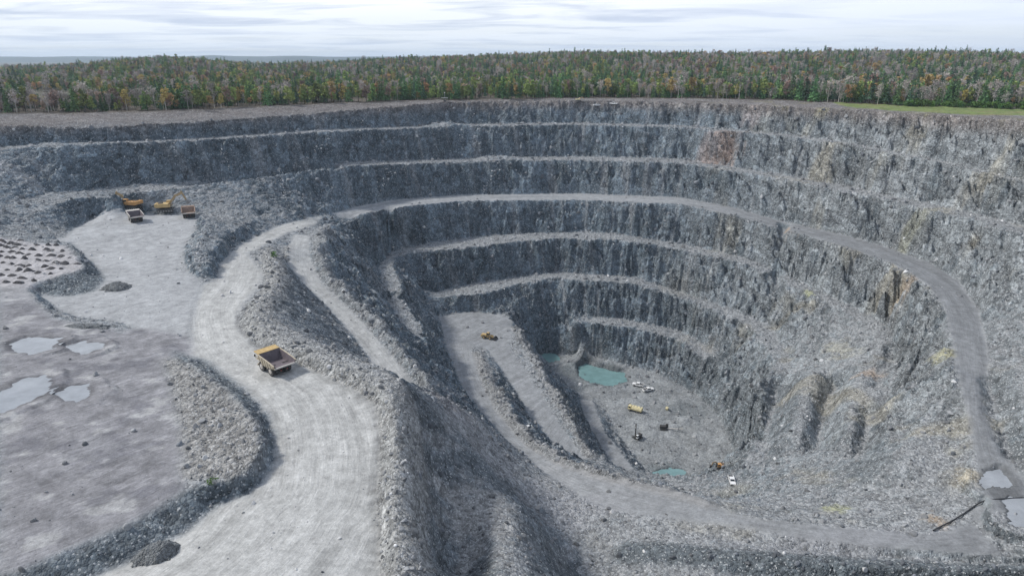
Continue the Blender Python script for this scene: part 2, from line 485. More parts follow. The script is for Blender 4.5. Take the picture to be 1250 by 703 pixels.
M_bank = np.maximum(poly_mask(np.vstack([WL['heap_crest'], WL['heap_toe'][::-1]])), poly_mask(np.vstack([WL['drill_crest'], WL['drill_toe'][::-1]])))
M_drill = poly_mask(pxpoly([(-60, 300), (20, 293), (64, 296), (80, 299), (103, 323), (98, 329), (38, 346), (-60, 352)], -38.3))
M_calm = np.maximum.reduce([M_roads, M_pad, M_fg, M_floor * 0.7]) * (1 - M_bank)

# ------------------------------------------------------------------ fine grid
xs = np.arange(X0, X1 + 0.01, 0.69)
ys = [Y0]
while ys[-1] < Y1:
    y = ys[-1]
    st = 4.0 if y < 55 else (0.5 if y < 150 else 0.5 + (y - 150) * 0.0012)
    ys.append(y + st)
ys[-1] = Y1
ys = np.array(ys)
xs[-1] = X1
GX, GY = np.meshgrid(xs, ys)
NX, NY = len(xs), len(ys)

steep_n = samp(blur(sstep(0.40, 0.7, SLOPE), 1, 1), GX, GY)
calm_b = samp(blur(M_calm, 1, 1), GX, GY) * (1 - 0.85 * steep_n)
wall_f = samp(WALL, GX, GY)
inpit = samp(blur((BASE < -4).astype(float), 3, 2), GX, GY)
M_berm = poly_mask(np.vstack([WL['H_right'][:9], WL['H_outer'][:8][::-1]]))
dump = samp(blur(M_dump, 2, 1), GX, GY)
soft = np.maximum(dump, 1.1 * samp(blur(M_berm, 1, 1), GX, GY))
roughness = (1 - 0.62 * soft) * np.clip(wall_f + 0.25 * inpit, 0, 1) * (1 - 0.92 * calm_b)

# flutes down the walls: noise in polar coordinates about the middle of the pit
PCX, PCY = 55.0, 285.0
rr = np.hypot(GX - PCX, GY - PCY)
th = np.arctan2(GY - PCY, GX - PCX)
arc = th * 190.0
fl1 = fbm(arc, rr * 0.35, 13, 3, 0.55, 21)
fl2 = 1 - 2 * np.abs(fbm(arc + 6 * fl1, rr * 0.3, 5.0, 3, 0.55, 31))
big = fbm(GX, GY, 45, 3, 0.5, 41)
wx = 3.0 * fbm(GX, GY, 16, 4, 0.55, 1) + 1.0 * fbm(GX, GY, 4.5, 3, 0.6, 5)
wy = 3.0 * fbm(GX, GY, 16, 4, 0.55, 9) + 1.0 * fbm(GX, GY, 4.5, 3, 0.6, 13)
rad = 1.1 * fl1 + 0.55 * fl2 + 2.6 * fbm(GX, GY, 27, 2, 0.5, 27)
blk = fbm(GX + 0.35 * GY, GY * 0.6 - 0.3 * GX, 7.0, 4, 0.62, 29)
rad = rad + 1.8 * blk
calm_w = samp(np.clip(2.2 * blur(M_calm, 2, 2), 0, 1), GX, GY)
warp_f = (1 - 0.62 * soft) * np.clip(wall_f + 0.25 * inpit, 0, 1) * (1 - calm_w) + 0.06 * calm_w * inpit
# jointed blocks: one random step per cell of (along the face, height)
zb = samp(BASE, GX, GY)
bu = np.floor(arc / 5.5 + 0.8 * fbm(GX, GY, 9, 2, .5, 33)).astype(np.int64)
bv = np.floor(zb / 5.0 + 1.2 * fbm(GX, GY, 15, 2, .5, 35) + 0.25 * (bu % 3)).astype(np.int64)
block = (_perm[_perm[bu & 511] + (bv & 511)] / 255.5) - 1.0
bu2 = np.floor(arc / 2.3 + 0.9 * fbm(GX, GY, 4, 2, .5, 37)).astype(np.int64)
bv2 = np.floor(zb / 2.4 + 1.0 * fbm(GX, GY, 6, 2, .5, 39)).astype(np.int64)
block2 = (_perm[_perm[bu2 & 511] + (bv2 & 511)] / 255.5) - 1.0
# bedding that dips across the eastern wall
east_f = sstep(30, 150, GX)
bed_s = 1.1 * zb - 0.50 * GY + 0.22 * GX
bed = 1 - 2 * np.abs(fbm(bed_s, (GX * 0.35 - GY * 0.6) * 0.22, 5.5, 3, .55, 43))
rad = rad + (1.15 - 0.5 * east_f) * block + 0.5 * block2 + east_f * 1.8 * bed
ct, st_ = np.cos(th), np.sin(th)
far_soft = np.clip((GY - 60) / 200, 0.35, 1)
k = warp_f * far_soft
SX = GX + k * (wx + rad * ct)
SY = GY + k * (wy + rad * st_)
Z = samp(BASE, SX, SY)
# rubble and unevenness
n_a = fbm(GX, GY, 5.0, 4, 0.6, 51)
n_b = fbm(GX, GY, 1.9, 2, 0.6, 61)
n_c = fbm(GX, GY, 22, 3, 0.5, 71)
Z = Z + roughness * (0.75 * n_a + 0.45 * n_b) + (1 - calm_b) * inpit * (0.25 * n_a + 0.25 * n_b) + 0.10 * calm_b * n_c + (1 - inpit) * (0.6 * n_c + 0.45 * n_a)
floor_f = samp(blur(M_floor, 2, 1), GX, GY)
Z = Z + floor_f * (0.9 * fbm(GX, GY, 9, 4, 0.55, 83))
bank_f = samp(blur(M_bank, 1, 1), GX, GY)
fg_f = samp(blur(M_fg, 1, 1), GX, GY) * (1 - steep_n) * (1 - bank_f)
Z = Z + fg_f * (0.22 * fbm(GX * 0.8 + GY * 0.3, GY, 9, 4, 0.55, 93))


def msamp(m):
    """mask on the fine grid, following the warped ground"""
    return samp(m, SX, SY)


def carve(pts, z, depth, width):
    """a dark cleft in the wall: lower the ground along a line"""
    global Z
    p = pxpoly(pts, z) if not isinstance(z, (list, tuple)) else np.array([W(a, b, c) for (a, b), c in zip(pts, z)])
    d = np.full(GX.shape, 1e9)
    for a, b in zip(p[:-1], p[1:]):
        ab = (b - a)[:2]
        t = np.clip(((GX - a[0]) * ab[0] + (GY - a[1]) * ab[1]) / (ab @ ab), 0, 1)
        d = np.minimum(d, np.hypot(GX - a[0] - t * ab[0], GY - a[1] - t * ab[1]))
    d = d + 0.9 * n_a
    Z = Z - depth * np.exp(-np.clip(d / width, 0, 50) ** 2)
    return d


def hgt(x, y):
    """terrain height at a ground point"""
    ix = int(np.clip(np.searchsorted(xs, x) - 1, 0, NX - 2))
    iy = int(np.clip(np.searchsorted(ys, y) - 1, 0, NY - 2))
    u = (x - xs[ix]) / (xs[ix + 1] - xs[ix])
    v = (y - ys[iy]) / (ys[iy + 1] - ys[iy])
    return float((Z[iy, ix] * (1 - u) + Z[iy, ix + 1] * u) * (1 - v) + (Z[iy + 1, ix] * (1 - u) + Z[iy + 1, ix + 1] * u) * v)


def ground(px, py, z=-60.0):
    """first terrain hit of the drone's sight line through a survey mark"""
    dx = (px - 625.0) / F_PX
    dy = (351.5 - py) / F_PX
    d = np.array((dx, CP + dy * SP, -SP + dy * CP))
    t = 60.0
    prev = t
    while t < 900:
        p = d * t
        if p[2] + CAM_Z < hgt(p[0], p[1]):
            lo, hi = prev, t
            for _ in range(14):
                m = (lo + hi) / 2
                q = d * m
                if q[2] + CAM_Z < hgt(q[0], q[1]): hi = m
                else: lo = m
            q = d * hi
            return Vector((q[0], q[1], hgt(q[0], q[1])))
        prev = t
        t += 0.8
    p = d * (-(CAM_Z - 2) / d[2])
    return Vector((p[0], p[1], hgt(p[0], p[1])))

#@@TERRAIN_END
# wall clefts and gullies seen as dark lines
carve([(948, 470), (946, 500), (936, 540), (925, 592)], [-108, -112, -118, -128], 6.5, 5.0)
carve([(1022, 465), (1010, 500), (1000, 545), (990, 605)], [-98, -103, -109, -116], 6.5, 4.4)
carve([(1062, 500), (1058, 540), (1050, 585)], [-88, -92, -96], 4.5, 3.6)
carve([(1110, 500), (1100, 525), (1095, 560)], [-80, -83, -86], 3.0, 2.6)
carve([(955, 285), (950, 320), (957, 345)], [-66, -74, -80], 4.0, 2.5)
carve([(1090, 420), (1080, 445), (1070, 475)], [-86, -88, -90], 2.5, 3.0)
carve([(1215, 455), (1222, 490), (1245, 545)], [-66, -67, -69], 3.5, 3.0)
carve([(985, 470), (972, 510), (965, 560), (955, 600)], [-102, -108, -114, -124], -4.0, 7.0)
carve([(1040, 470), (1032, 520), (1022, 580)], [-92, -98, -106], -3.5, 7.0)
carve([(1090, 500), (1082, 550), (1070, 610)], [-86, -90, -88], -2.5, 6.0)
carve([(1140, 470), (1120, 520), (1105, 590)], [-74, -79, -82], -2.5, 6.0)
carve([(637, 612), (632, 632), (623, 656), (607, 703), (588, 750)], [-66, -62.8, -59, -54, -50.5], -1.0, 10.0)
carve([(531, 600), (534, 645), (546, 703)], [-60.5, -63.5, -66], 0.5, 6.0)
WATERS = []


def puddle(pts, z, depth=0.5):
    """flat hollow with a water sheet in it; the shore is where sheet and ground meet"""
    global Z
    p = pxpoly(pts, z)
    c = p.mean(0)
    inside = np.zeros(GX.shape, bool)
    near = np.full(GX.shape, 1e9)
    for a, b in zip(p, np.roll(p, -1, 0)):
        ab = (b - a)[:2]
        t = np.clip(((GX - a[0]) * ab[0] + (GY - a[1]) * ab[1]) / max(ab @ ab, 1e-6), 0, 1)
        near = np.minimum(near, np.hypot(GX - a[0] - t * ab[0], GY - a[1] - t * ab[1]))
        if a[1] != b[1]:
            cr = ((GY > min(a[1], b[1])) & (GY <= max(a[1], b[1])))
            xc = a[0] + (GY - a[1]) / (b[1] - a[1]) * ab[0]
            inside ^= cr & (GX < xc)
    sd = np.where(inside, near, -near) + 1.3 * n_a + 0.6 * n_b + 0.9 * fbm(GX, GY, 11, 3, .5, 263)
    m = sstep(-1.4, 1.4, sd)
    lv = float(np.percentile(Z[inside], 35)) if inside.any() else z
    wl = lv - 0.12
    Z = Z * (1 - m) + (lv - depth) * m
    ring = (sd < -0.5) & (sd > -4.5)
    Z = np.where(ring, np.maximum(Z, wl + 0.05 + 0.06 * np.clip(-sd, 0, 4)), Z)
    WATERS.append((sd > -2.6, wl))
    return m


wet = np.zeros(GX.shape)
for pts, z in (([(-30, 492), (0, 476), (20, 465), (50, 458), (58, 467), (50, 480), (25, 491), (0, 501), (-30, 512)], -40.6),
               ([(66, 479), (80, 471), (104, 470), (116, 477), (104, 485), (80, 488)], -40.9),
               ([(12, 418), (36, 410), (66, 414), (63, 424), (38, 431), (15, 427)], -40.6),
               ([(76, 420), (100, 415), (122, 420), (104, 429), (82, 428)], -41.0),
               ([(1203, 574), (1222, 570), (1232, 582), (1240, 603), (1222, 610), (1208, 597)], -72.5),
               ([(1226, 614), (1256, 612), (1290, 640), (1262, 652), (1232, 645)], -73.5),
               ):
    wet = np.maximum(wet, puddle(pts, z))
N_GREY = len(WATERS)
for pts, z in (([(657, 438), (665, 434), (679, 434), (683, 441), (670, 446), (659, 444)], -136),
               ([(704, 444), (714, 438), (735, 444), (762, 451), (766, 459), (748, 465), (722, 461), (708, 453)], -135),
               ([(799, 577), (818, 571), (836, 575), (830, 583), (808, 585)], -138)):
    wet = np.maximum(wet, puddle(pts, z, 0.9))
# low heaps of stripped soil on the rim
for px, py, h, r in ((545, 128, 2.6, 13), (612, 130, 2.2, 14), (160, 150, 1.2, 16), (50, 150, 1.0, 20)):
    c = W(px, py, float(np.interp(px, RIM_PX, np.full(len(RIM_PX), 1.0))))
    Z = Z + h * np.exp(-((GX - c[0]) / r) ** 2 - ((GY - c[1]) / (r * .6)) ** 2) * (1 + 0.4 * n_a)
edge_fade = np.clip(np.minimum.reduce([GX - X0, X1 - GX, GY - Y0, Y1 - GY]) / 6.0, 0, 1)
Z = EDGE_Z + (Z - EDGE_Z) * edge_fade

# ------------------------------------------------------------------ terrain albedo (what the ground is made of, plus shade painted on the bank faces)
def lerp(a, b, t):
    return a + (np.asarray(b) - a) * t[..., None]


gyy, gxx = np.gradient(Z)
dzdx = gxx / np.gradient(xs)[None]
dzdy = gyy / np.gradient(ys)[:, None]
steep = np.hypot(dzdx, dzdy)
T = np.zeros(GX.shape + (3,))
right = sstep(40, 190, GX + 0.25 * (400 - GY)) * sstep(560, 380, GY)
T[:] = (0.111, 0.140, 0.165)
T = lerp(T, (0.178, 0.193, 0.200), right)
vein = fbm(GX, GY, 30, 4, 0.55, 101)
T = T * (1 + 0.38 * vein + 0.20 * n_a + 0.15 * n_b + 0.13 * block + 0.08 * block2 + 0.10 * east_f * bed)[..., None]
T = lerp(T, np.array((0.150, 0.166, 0.178))[None, None] * (1 + 0.22 * n_a + 0.15 * n_b + 0.25 * vein)[..., None], 0.75 * dump)
darkrock = (1 - 0.7 * dump) * sstep(0.05, 0.45, fbm(arc, zb * 0.8 + rr * 0.1, 17, 4, 0.6, 105)) * sstep(0.5, 1.1, steep) * inpit * (1 - 0.25 * right)
T = lerp(T, (0.060, 0.082, 0.098), 0.65 * darkrock)
dust = sstep(0.75, 0.25, steep + 0.25 * n_a) * inpit
T = lerp(T, (0.285, 0.290, 0.292), 0.75 * dust)
# scree and dust tongues that run down the faces
ton = sstep(0.15, 0.6, fbm(arc, rr * 0.12, 7, 3, 0.6, 111))
T = lerp(T, (0.30, 0.305, 0.31), 0.45 * ton * inpit * (1 - right * 0.5))
# greenish and ochre weathering on the eastern wall, rust below the rim
och = sstep(0.18, 0.55, fbm(GX, GY, 26, 4, 0.55, 121)) * right
T = lerp(T, (0.285, 0.262, 0.205), 0.6 * och)


def spot(px, py, z, r, c, amt, seed):
    global T
    p = W(px, py, z)
    d = np.hypot((GX - p[0]) / r[0], (GY - p[1]) / r[1])
    m = sstep(1.2, 0.3, d + 0.9 * fbm(GX, GY, max(2.5, r[0] * 0.7), 5, 0.65, seed) + 0.25 * n_a)
    T = lerp(T, c, amt * m)


for a in ((885, 172, -20, (13, 9), (0.27, 0.175, 0.125), .6, 131), (870, 160, -14, (14, 8), (0.27, 0.20, 0.17), .45, 132), (925, 138, -3, (14, 8), (0.36, 0.31, 0.30), .5, 133),
          (1128, 236, -32, (10, 6), (0.29, 0.285, 0.20), .45, 134), (966, 300, -70, (5, 9), (0.36, 0.27, 0.20), .7, 135), (1103, 374, -78, (6, 5), (0.40, 0.30, 0.20), .5, 136),
          (1152, 440, -72, (4, 7), (0.36, 0.34, 0.2), .6, 137), (1060, 450, -88, (7, 5), (0.42, 0.30, 0.2), .5, 138), (1025, 430, -95, (7, 11), (0.34, 0.33, 0.27), .6, 139),
          (987, 360, -86, (3, 5), (0.36, 0.37, 0.18), .6, 140), (1143, 640, -77, (2.5, 4), (0.40, 0.30, 0.2), .6, 141), (1185, 585, -74, (3, 5), (0.38, 0.33, 0.24), .5, 142), (1022, 625, -82, (4, 3), (0.36, 0.37, 0.18), .5, 143)):
    spot(*a)
# brown overburden by the rim
bank = sstep(-7, 0.5, Z + 2.0 * n_a) * sstep(360, 250, np.abs(GX + 10))
T = lerp(T, (0.165, 0.142, 0.130), 0.8 * bank)
T = lerp(T, (0.23, 0.22, 0.215), 0.5 * bank * sstep(0.0, 0.5, fbm(GX, GY, 14, 4, 0.6, 151)))
wood = 1 - samp(blur(poly_mask(np.vstack([WL['tree_base'], [[X1 + 99, -99, 0], [X0 - 99, -99, 0]]])), 3, 2), GX, GY)
T = lerp(T, (0.085, 0.070, 0.050), 0.9 * wood)
grass_poly = pxpoly([(1015, 126.5), (1060, 128), (1110, 129.5), (1180, 131.5), (1260, 134), (1260, 143), (1200, 141.5), (1140, 139), (1085, 136), (1030, 131)], 2.0)
M_grass = poly_mask(grass_poly)
gr = samp(blur(M_grass, 2, 2), GX, GY)
gr = sstep(0.3, 0.7, gr + 0.25 * n_a)
T = lerp(T, np.array((0.135, 0.180, 0.050))[None, None] * (1 + 0.35 * n_a + 0.25 * fbm(GX * .3, GY, 7, 3, .6, 311))[..., None], 0.9 * gr)
T = lerp(T, (0.21, 0.175, 0.10), 0.6 * gr * sstep(0.1, 0.5, fbm(GX * .4, GY, 12, 3, .6, 313)))
gr2 = sstep(0.1, 0.5, fbm(GX, GY, 18, 4, 0.6, 161)) * bank * sstep(90, 240, GX)
T = lerp(T, (0.19, 0.175, 0.085), 0.6 * gr2)
# traffic surfaces
def tracks(line_a, line_b, seed):
    """streaks that follow a road: noise in (across, along) road coordinates"""
    n = 60
    def res(l):
        s = np.r_[0, np.cumsum(np.hypot(*np.diff(l[:, :2], axis=0).T))]
        t = np.linspace(0, s[-1], n)
        return np.c_[np.interp(t, s, l[:, 0]), np.interp(t, s, l[:, 1])]
    c = (res(line_a) + res(line_b)) / 2
    best = np.full(GX.shape, 1e9)
    ac = np.zeros(GX.shape)
    al = np.zeros(GX.shape)
    run = 0.0
    for a, b in zip(c[:-1], c[1:]):
        ab = b - a
        ln = math.hypot(*ab)
        if ln < 1e-6: continue
        t = np.clip(((GX - a[0]) * ab[0] + (GY - a[1]) * ab[1]) / ln ** 2, 0, 1)
        dx, dy = GX - a[0] - t * ab[0], GY - a[1] - t * ab[1]
        d = np.hypot(dx, dy)
        m = d < best
        best[m] = d[m]
        sg = np.sign(ab[0] * (GY - a[1]) - ab[1] * (GX - a[0]))
        ac[m] = (d * sg)[m]
        al[m] = (run + t * ln)[m]
        run += ln
    return fbm(ac * 1.0, al * 0.05, 3.2, 3, 0.6, seed) + 0.5 * fbm(ac, al * 0.03, 1.3, 2, 0.6, seed + 1), ac, al


flat = sstep(0.75, 0.45, steep)
rd = samp(blur(M_roads, 1, 1), SX, SY) * flat * (1 - bank_f)
hl = samp(blur(M_haul, 1, 1), SX, SY)
pd = samp(blur(M_pad, 1, 1), SX, SY) * flat
hleft = np.vstack([WL['heap_toe'][::-1][1:], WL['H_left'], WL['spur_toe'][6:]])
tr_h = tracks(WL['H_right'], hleft, 171)
tr_1 = tracks(WL['R1_left'], WL['R1_right'], 174)
tr_2 = tracks(WL['P2_left'], WL['P2_right'], 177)
tr_c = tracks(WL['C_back'], WL['C_crest'], 179)
in1, in2 = samp(poly_mask(r1_poly), GX, GY) > 0.3, samp(poly_mask(ramp2_poly), GX, GY) > 0.3
TR, AC, AL = (np.where(hl > 0.3, tr_h[q], np.where(in1, tr_1[q], np.where(in2, tr_2[q], tr_c[q]))) for q in range(3))
offroad = (hl < 0.3) & ~in1 & ~in2 & (np.maximum(pd, fg_f) > 0.2)
AC = np.where(offroad, 0.8 * GX - 0.6 * GY + 2.5 * fbm(GX, GY, 26, 2, .5, 301), AC)
AL = np.where(offroad, 0.6 * GX + 0.8 * GY, AL)
road_c = np.array((0.265, 0.274, 0.282))
haul_c = np.array((0.388, 0.388, 0.376))
low = sstep(-60, -100, Z)
tone = fbm(GX, GY, 14, 4, 0.55, 181)
rc = road_c[None, None] * (1 - 0.10 * low)[..., None]
rc = rc * (1 - 0.24 * right * (1 - hl))[..., None]
rc = lerp(rc, haul_c, np.maximum(hl, 0.6 * (samp(poly_mask(ramp2_poly), GX, GY) > 0.3)))
rc = rc * (1 + 0.16 * TR + 0.10 * tone)[..., None]
T = lerp(T, rc, rd)
pc = np.array((0.325, 0.332, 0.338))[None, None] * (1 + 0.14 * tone + 0.10 * fbm(GX + 0.4 * GY, GY * 0.4, 5, 3, 0.6, 191))[..., None]
T = lerp(T, pc, np.clip(pd - hl, 0, 1))
# west yard: smeared pale and darker mud
sm = fbm(GX * 0.9 + GY * 0.35, GY * 0.8 - 0.3 * GX, 9, 5, 0.6, 201)
sm2 = fbm(GX * 0.9 + GY * 0.35, GY * 0.8 - 0.3 * GX, 3.2, 4, 0.6, 203)
fc = np.array((0.232, 0.230, 0.240))[None, None] * (1 + 0.28 * sm + 0.25 * sm2 + 0.12 * tone)[..., None]
fc = lerp(fc, (0.37, 0.37, 0.365), 0.7 * sstep(0.20, 0.40, sm + 0.25 * sm2))
fc = lerp(fc, (0.150, 0.150, 0.165), 0.7 * sstep(-0.10, -0.4, fbm(GX, GY, 13, 4, 0.55, 211) + 0.2 * sm2))
fc = lerp(fc, (0.37, 0.37, 0.37), 0.65 * sstep(185, 225, GY + 8 * n_c))
T = lerp(T, fc, fg_f)
dr = samp(blur(M_drill, 1, 1), SX, SY)
T = lerp(T, np.array((0.36, 0.35, 0.355))[None, None] * (1 + 0.15 * n_a)[..., None], dr)
hp = samp(blur(M_heap, 1, 1), SX, SY)
T = lerp(T, np.array((0.255, 0.252, 0.243))[None, None] * (1 + 0.25 * n_b + 0.2 * n_a)[..., None], hp)
flr = samp(blur(M_floor, 1, 1), SX, SY)
ff = np.array((0.225, 0.236, 0.24))[None, None] * (1 + 0.35 * fbm(GX, GY, 11, 4, 0.6, 221) + 0.1 * n_b)[..., None]
T = lerp(T, ff, 0.85 * flr)
T = lerp(T, np.array((0.118, 0.138, 0.152))[None, None] * (1 + 0.3 * n_a + 0.25 * n_b)[..., None], 0.9 * bank_f)  # shade of the heap bank and drill bench faces, painted into the tint
for a in ((728, 456, -135, (20, 15), (0.120, 0.140, 0.146), .8, 171), (670, 440, -136, (10, 9), (0.110, 0.130, 0.138), .8, 172), (840, 500, -138, (16, 10), (0.150, 0.165, 0.170), .7, 173), (815, 575, -138, (10, 7), (0.130, 0.150, 0.156), .7, 174)):
    spot(*a)
# pale crushed stone on the berms
def berm(name, width, c, amt):
    global T
    p = WL[name]
    d = np.full(GX.shape, 1e9)
    for a, b in zip(p[:-1], p[1:]):
        ab = (b - a)[:2]
        t = np.clip(((GX - a[0]) * ab[0] + (GY - a[1]) * ab[1]) / max(ab @ ab, 1e-6), 0, 1)
        d = np.minimum(d, np.hypot(GX - a[0] - t * ab[0], GY - a[1] - t * ab[1]))
    m = sstep(width, width * 0.4, d + 0.6 * n_b)
    T = lerp(T, np.array(c)[None, None] * (1 + 0.25 * n_b)[..., None], amt * m)
    return m


# dump aprons below the haul road: paler dust on the flat tongues
for a in ((610, 565, -84, (24, 24), (0.275, 0.28, 0.285), .9, 144), (690, 620, -88, (20, 12), (0.27, 0.275, 0.285), .9, 145), (585, 650, -68, (10, 15), (0.28, 0.28, 0.275), .9, 146),
          (545, 500, -70, (8, 20), (0.22, 0.205, 0.21), .5, 147), (1000, 665, -79, (40, 5), (0.24, 0.245, 0.255), .7, 148)):
    spot(*a)
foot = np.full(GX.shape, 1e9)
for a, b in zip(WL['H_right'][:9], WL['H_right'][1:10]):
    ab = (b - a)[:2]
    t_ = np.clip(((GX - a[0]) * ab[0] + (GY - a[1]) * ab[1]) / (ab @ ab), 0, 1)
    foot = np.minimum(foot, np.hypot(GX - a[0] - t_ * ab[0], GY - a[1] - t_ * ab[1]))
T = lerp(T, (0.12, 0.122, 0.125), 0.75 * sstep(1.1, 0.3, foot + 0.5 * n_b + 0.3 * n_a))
T = T * (1 - 0.34 * sstep(0.0, 0.5, blur(wet, 2, 2) * 1.6))[..., None]
bm_h = np.maximum(berm('H_berm', 6.0, (0.285, 0.285, 0.275), 0.85), berm('H_outer', 2.6, (0.275, 0.275, 0.268), 0.75))
bm_2 = berm('P2_berm', 5.0, (0.245, 0.245, 0.24), 0.5)
bm_3 = berm('R12_ridge', 4.5, (0.25, 0.245, 0.238), 0.6)
bm_4 = berm('R2_berm', 4.5, (0.265, 0.262, 0.255), 0.6)
bm_5 = berm('S_row', 6.0, (0.105, 0.122, 0.132), 0.9)
berms = np.maximum.reduce([bm_h, bm_2, bm_3, bm_4, bm_5])

RUB = np.clip(0.25 + 0.75 * np.clip(1 - calm_b, 0, 1) + berms, 0, 1)
RUB = np.where(np.maximum(rd, pd) > 0.5, 0.06, RUB)
RUB = RUB * (1 - 0.75 * fg_f) * (1 - 0.7 * dr)
RUB = np.clip(np.maximum(RUB, hp), 0, 1) * (1 - 0.8 * wood) * (1 - 0.8 * gr)
RUB = np.maximum(np.maximum(RUB, 0.55 * flr), bank_f)


def ground_material():
    m = bpy.data.materials.new('broken_rock')
    m.use_nodes = True
    t = NT(m.node_tree)
    geo = t.add('ShaderNodeNewGeometry')
    P = geo.outputs['Position']
    tint = t.add('ShaderNodeAttribute', attribute_name='tint').outputs['Color']
    rub = t.add('ShaderNodeAttribute', attribute_name='rubble').outputs['Fac']
    v1 = t.voro(P, 1.15)
    v2 = t.voro(P, 3.1)
    s1 = t.add('ShaderNodeSeparateColor', i_Color=v1.outputs['Color']).outputs[0]
    s2 = t.add('ShaderNodeSeparateColor', i_Color=v2.outputs['Color']).outputs[1]
    n1 = t.noise(P, 0.35, 5, 0.65)
    n2 = t.noise(P, 2.5, 4, 0.7)
    g = t.math('ADD', t.math('MULTIPLY', s1, 0.55), t.math('MULTIPLY', s2, 0.45))
    g = t.ramp(g, (0.0, 1.0, 0.45, 1.48))
    g = t.mix(rub, (1, 1, 1), g)
    c = t.mix(1.0, tint, g, 'MULTIPLY')
    nn = t.ramp(n1, (0.25, 0.75, 0.72, 1.28))
    c = t.mix(1.0, c, nn, 'MULTIPLY')
    nf = t.ramp(n2, (0.2, 0.8, 0.86, 1.14))
    c = t.mix(1.0, c, nf, 'MULTIPLY')
    nv = t.add('ShaderNodeTexNoise')
    t.put(nv.inputs['Vector'], P)
    nv.inputs['Scale'].default_value = 0.35
    nv.inputs['Detail'].default_value = 4
    vm = t.add('ShaderNodeVectorMath', operation='SCALE')
    t.put(vm.inputs[0], nv.outputs['Color'])
    vm.inputs['Scale'].default_value = 4.0
    va = t.add('ShaderNodeVectorMath', operation='ADD')
    t.put(va.inputs[0], P)
    t.put(va.inputs[1], vm.outputs[0])
    mpj = t.add('ShaderNodeMapping', i_Vector=va.outputs[0])
    mpj.inputs['Rotation'].default_value = (0.5, 0.35, 0.6)
    mpj.inputs['Scale'].default_value = (1.0, 0.62, 1.5)
    vj = t.voro(mpj.outputs[0], 0.17, 'DISTANCE_TO_EDGE')
    vc = t.voro(mpj.outputs[0], 0.17)
    vk = t.voro(mpj.outputs[0], 0.42)
    bc = t.add('ShaderNodeSeparateColor', i_Color=vc.outputs['Color']).outputs[0]
    bk = t.add('ShaderNodeSeparateColor', i_Color=vk.outputs['Color']).outputs[0]
    nz = t.add('ShaderNodeSeparateXYZ', i_Vector=geo.outputs['True Normal']).outputs[2]
    face = t.math('MULTIPLY', t.ramp(nz, (0.62, 0.86, 1.0, 0.0)), rub)
    sepP = t.add('ShaderNodeSeparateXYZ', i_Vector=P)
    east = t.ramp(sepP.outputs[0], (20.0, 140.0, 0.25, 1.0))
    sb = t.math('ADD', t.math('MULTIPLY', sepP.outputs[2], 1.1), t.math('ADD', t.math('MULTIPLY', sepP.outputs[1], -0.5), t.math('MULTIPLY', sepP.outputs[0], 0.22)))
    bv = t.add('ShaderNodeCombineXYZ', i_X=sb, i_Y=t.math('MULTIPLY', sepP.outputs[0], 0.10), i_Z=t.math('MULTIPLY', sepP.outputs[1], 0.08))
    bedn = t.noise(bv.outputs[0], 0.30, 4, 0.7, 0.0)
    crack = t.ramp(vj.outputs['Distance'], (0.0, 0.06, 0.70, 1.0))
    bm_ = t.math('MULTIPLY', t.ramp(bc, (0, 1, 0.68, 1.38)), t.ramp(bk, (0, 1, 0.80, 1.22)))
    bm_ = t.math('MULTIPLY', bm_, crack)
    c = t.mix(t.math('MULTIPLY', face, 0.85), c, t.mix(1.0, c, bm_, 'MULTIPLY'))
    bb = t.ramp(bedn, (0.32, 0.68, 0.70, 1.32))
    c = t.mix(t.math('MULTIPLY', t.math('MULTIPLY', rub, east), 0.75), c, t.mix(1.0, c, bb, 'MULTIPLY'))
    lane = t.add('ShaderNodeSeparateXYZ', i_Vector=t.add('ShaderNodeAttribute', attribute_name='lane').outputs['Vector'])
    lc = t.add('ShaderNodeCombineXYZ', i_X=lane.outputs[0], i_Y=t.math('MULTIPLY', lane.outputs[1], 0.055), i_Z=0.0)
    st = t.noise(lc.outputs[0], 1.9, 4, 0.75, 0.0)
    st2 = t.noise(lc.outputs[0], 0.35, 3, 0.6, 0.3)
    mot = t.noise(P, 1.3, 5, 0.78, 0.4)
    f = t.math('ADD', t.ramp(st, (0.3, 0.7, -0.17, 0.17)), t.ramp(mot, (0.3, 0.7, -0.20, 0.20)))
    f = t.math('ADD', f, t.ramp(st2, (0.3, 0.7, -0.08, 0.08)))
    f = t.math('MULTIPLY_ADD', f, lane.outputs[2], 1.0)
    c = t.mix(1.0, c, f, 'MULTIPLY')
    # single freshly broken pale stones
    pale = t.math('MULTIPLY', t.math('GREATER_THAN', s2, 0.94), t.math('MULTIPLY', rub, 0.65))
    c = t.mix(pale, c, (0.50, 0.51, 0.51))
    bs = t.add('ShaderNodeBsdfPrincipled', i_Base_Color=c, i_Roughness=0.92)
    bs.inputs['Specular IOR Level'].default_value = 0.2
    h = t.math('ADD', t.math('MULTIPLY', v1.outputs['Distance'], 0.9), t.math('MULTIPLY', v2.outputs['Distance'], 0.4))
    h = t.math('ADD', t.math('MULTIPLY', h, -1.0), t.math('MULTIPLY', n1, 1.6))
    h = t.math('ADD', h, t.math('MULTIPLY', t.math('MULTIPLY', face, t.math('ADD', crack, bc)), 1.6))
    h = t.math('MULTIPLY', h, t.math('ADD', rub, 0.05))
    h = t.math('ADD', h, t.math('MULTIPLY', n2, 0.12))
    h = t.math('ADD', h, t.math('MULTIPLY', t.math('MULTIPLY', t.math('ADD', st, mot), lane.outputs[2]), 0.28))
    bp = t.add('ShaderNodeBump', i_Strength=0.8, i_Distance=0.6, i_Height=h)
    t.put(bs.inputs['Normal'], bp.outputs[0])
    t.add('ShaderNodeOutputMaterial', i_Surface=bs.outputs[0])
    return m


MAT_GROUND = ground_material()

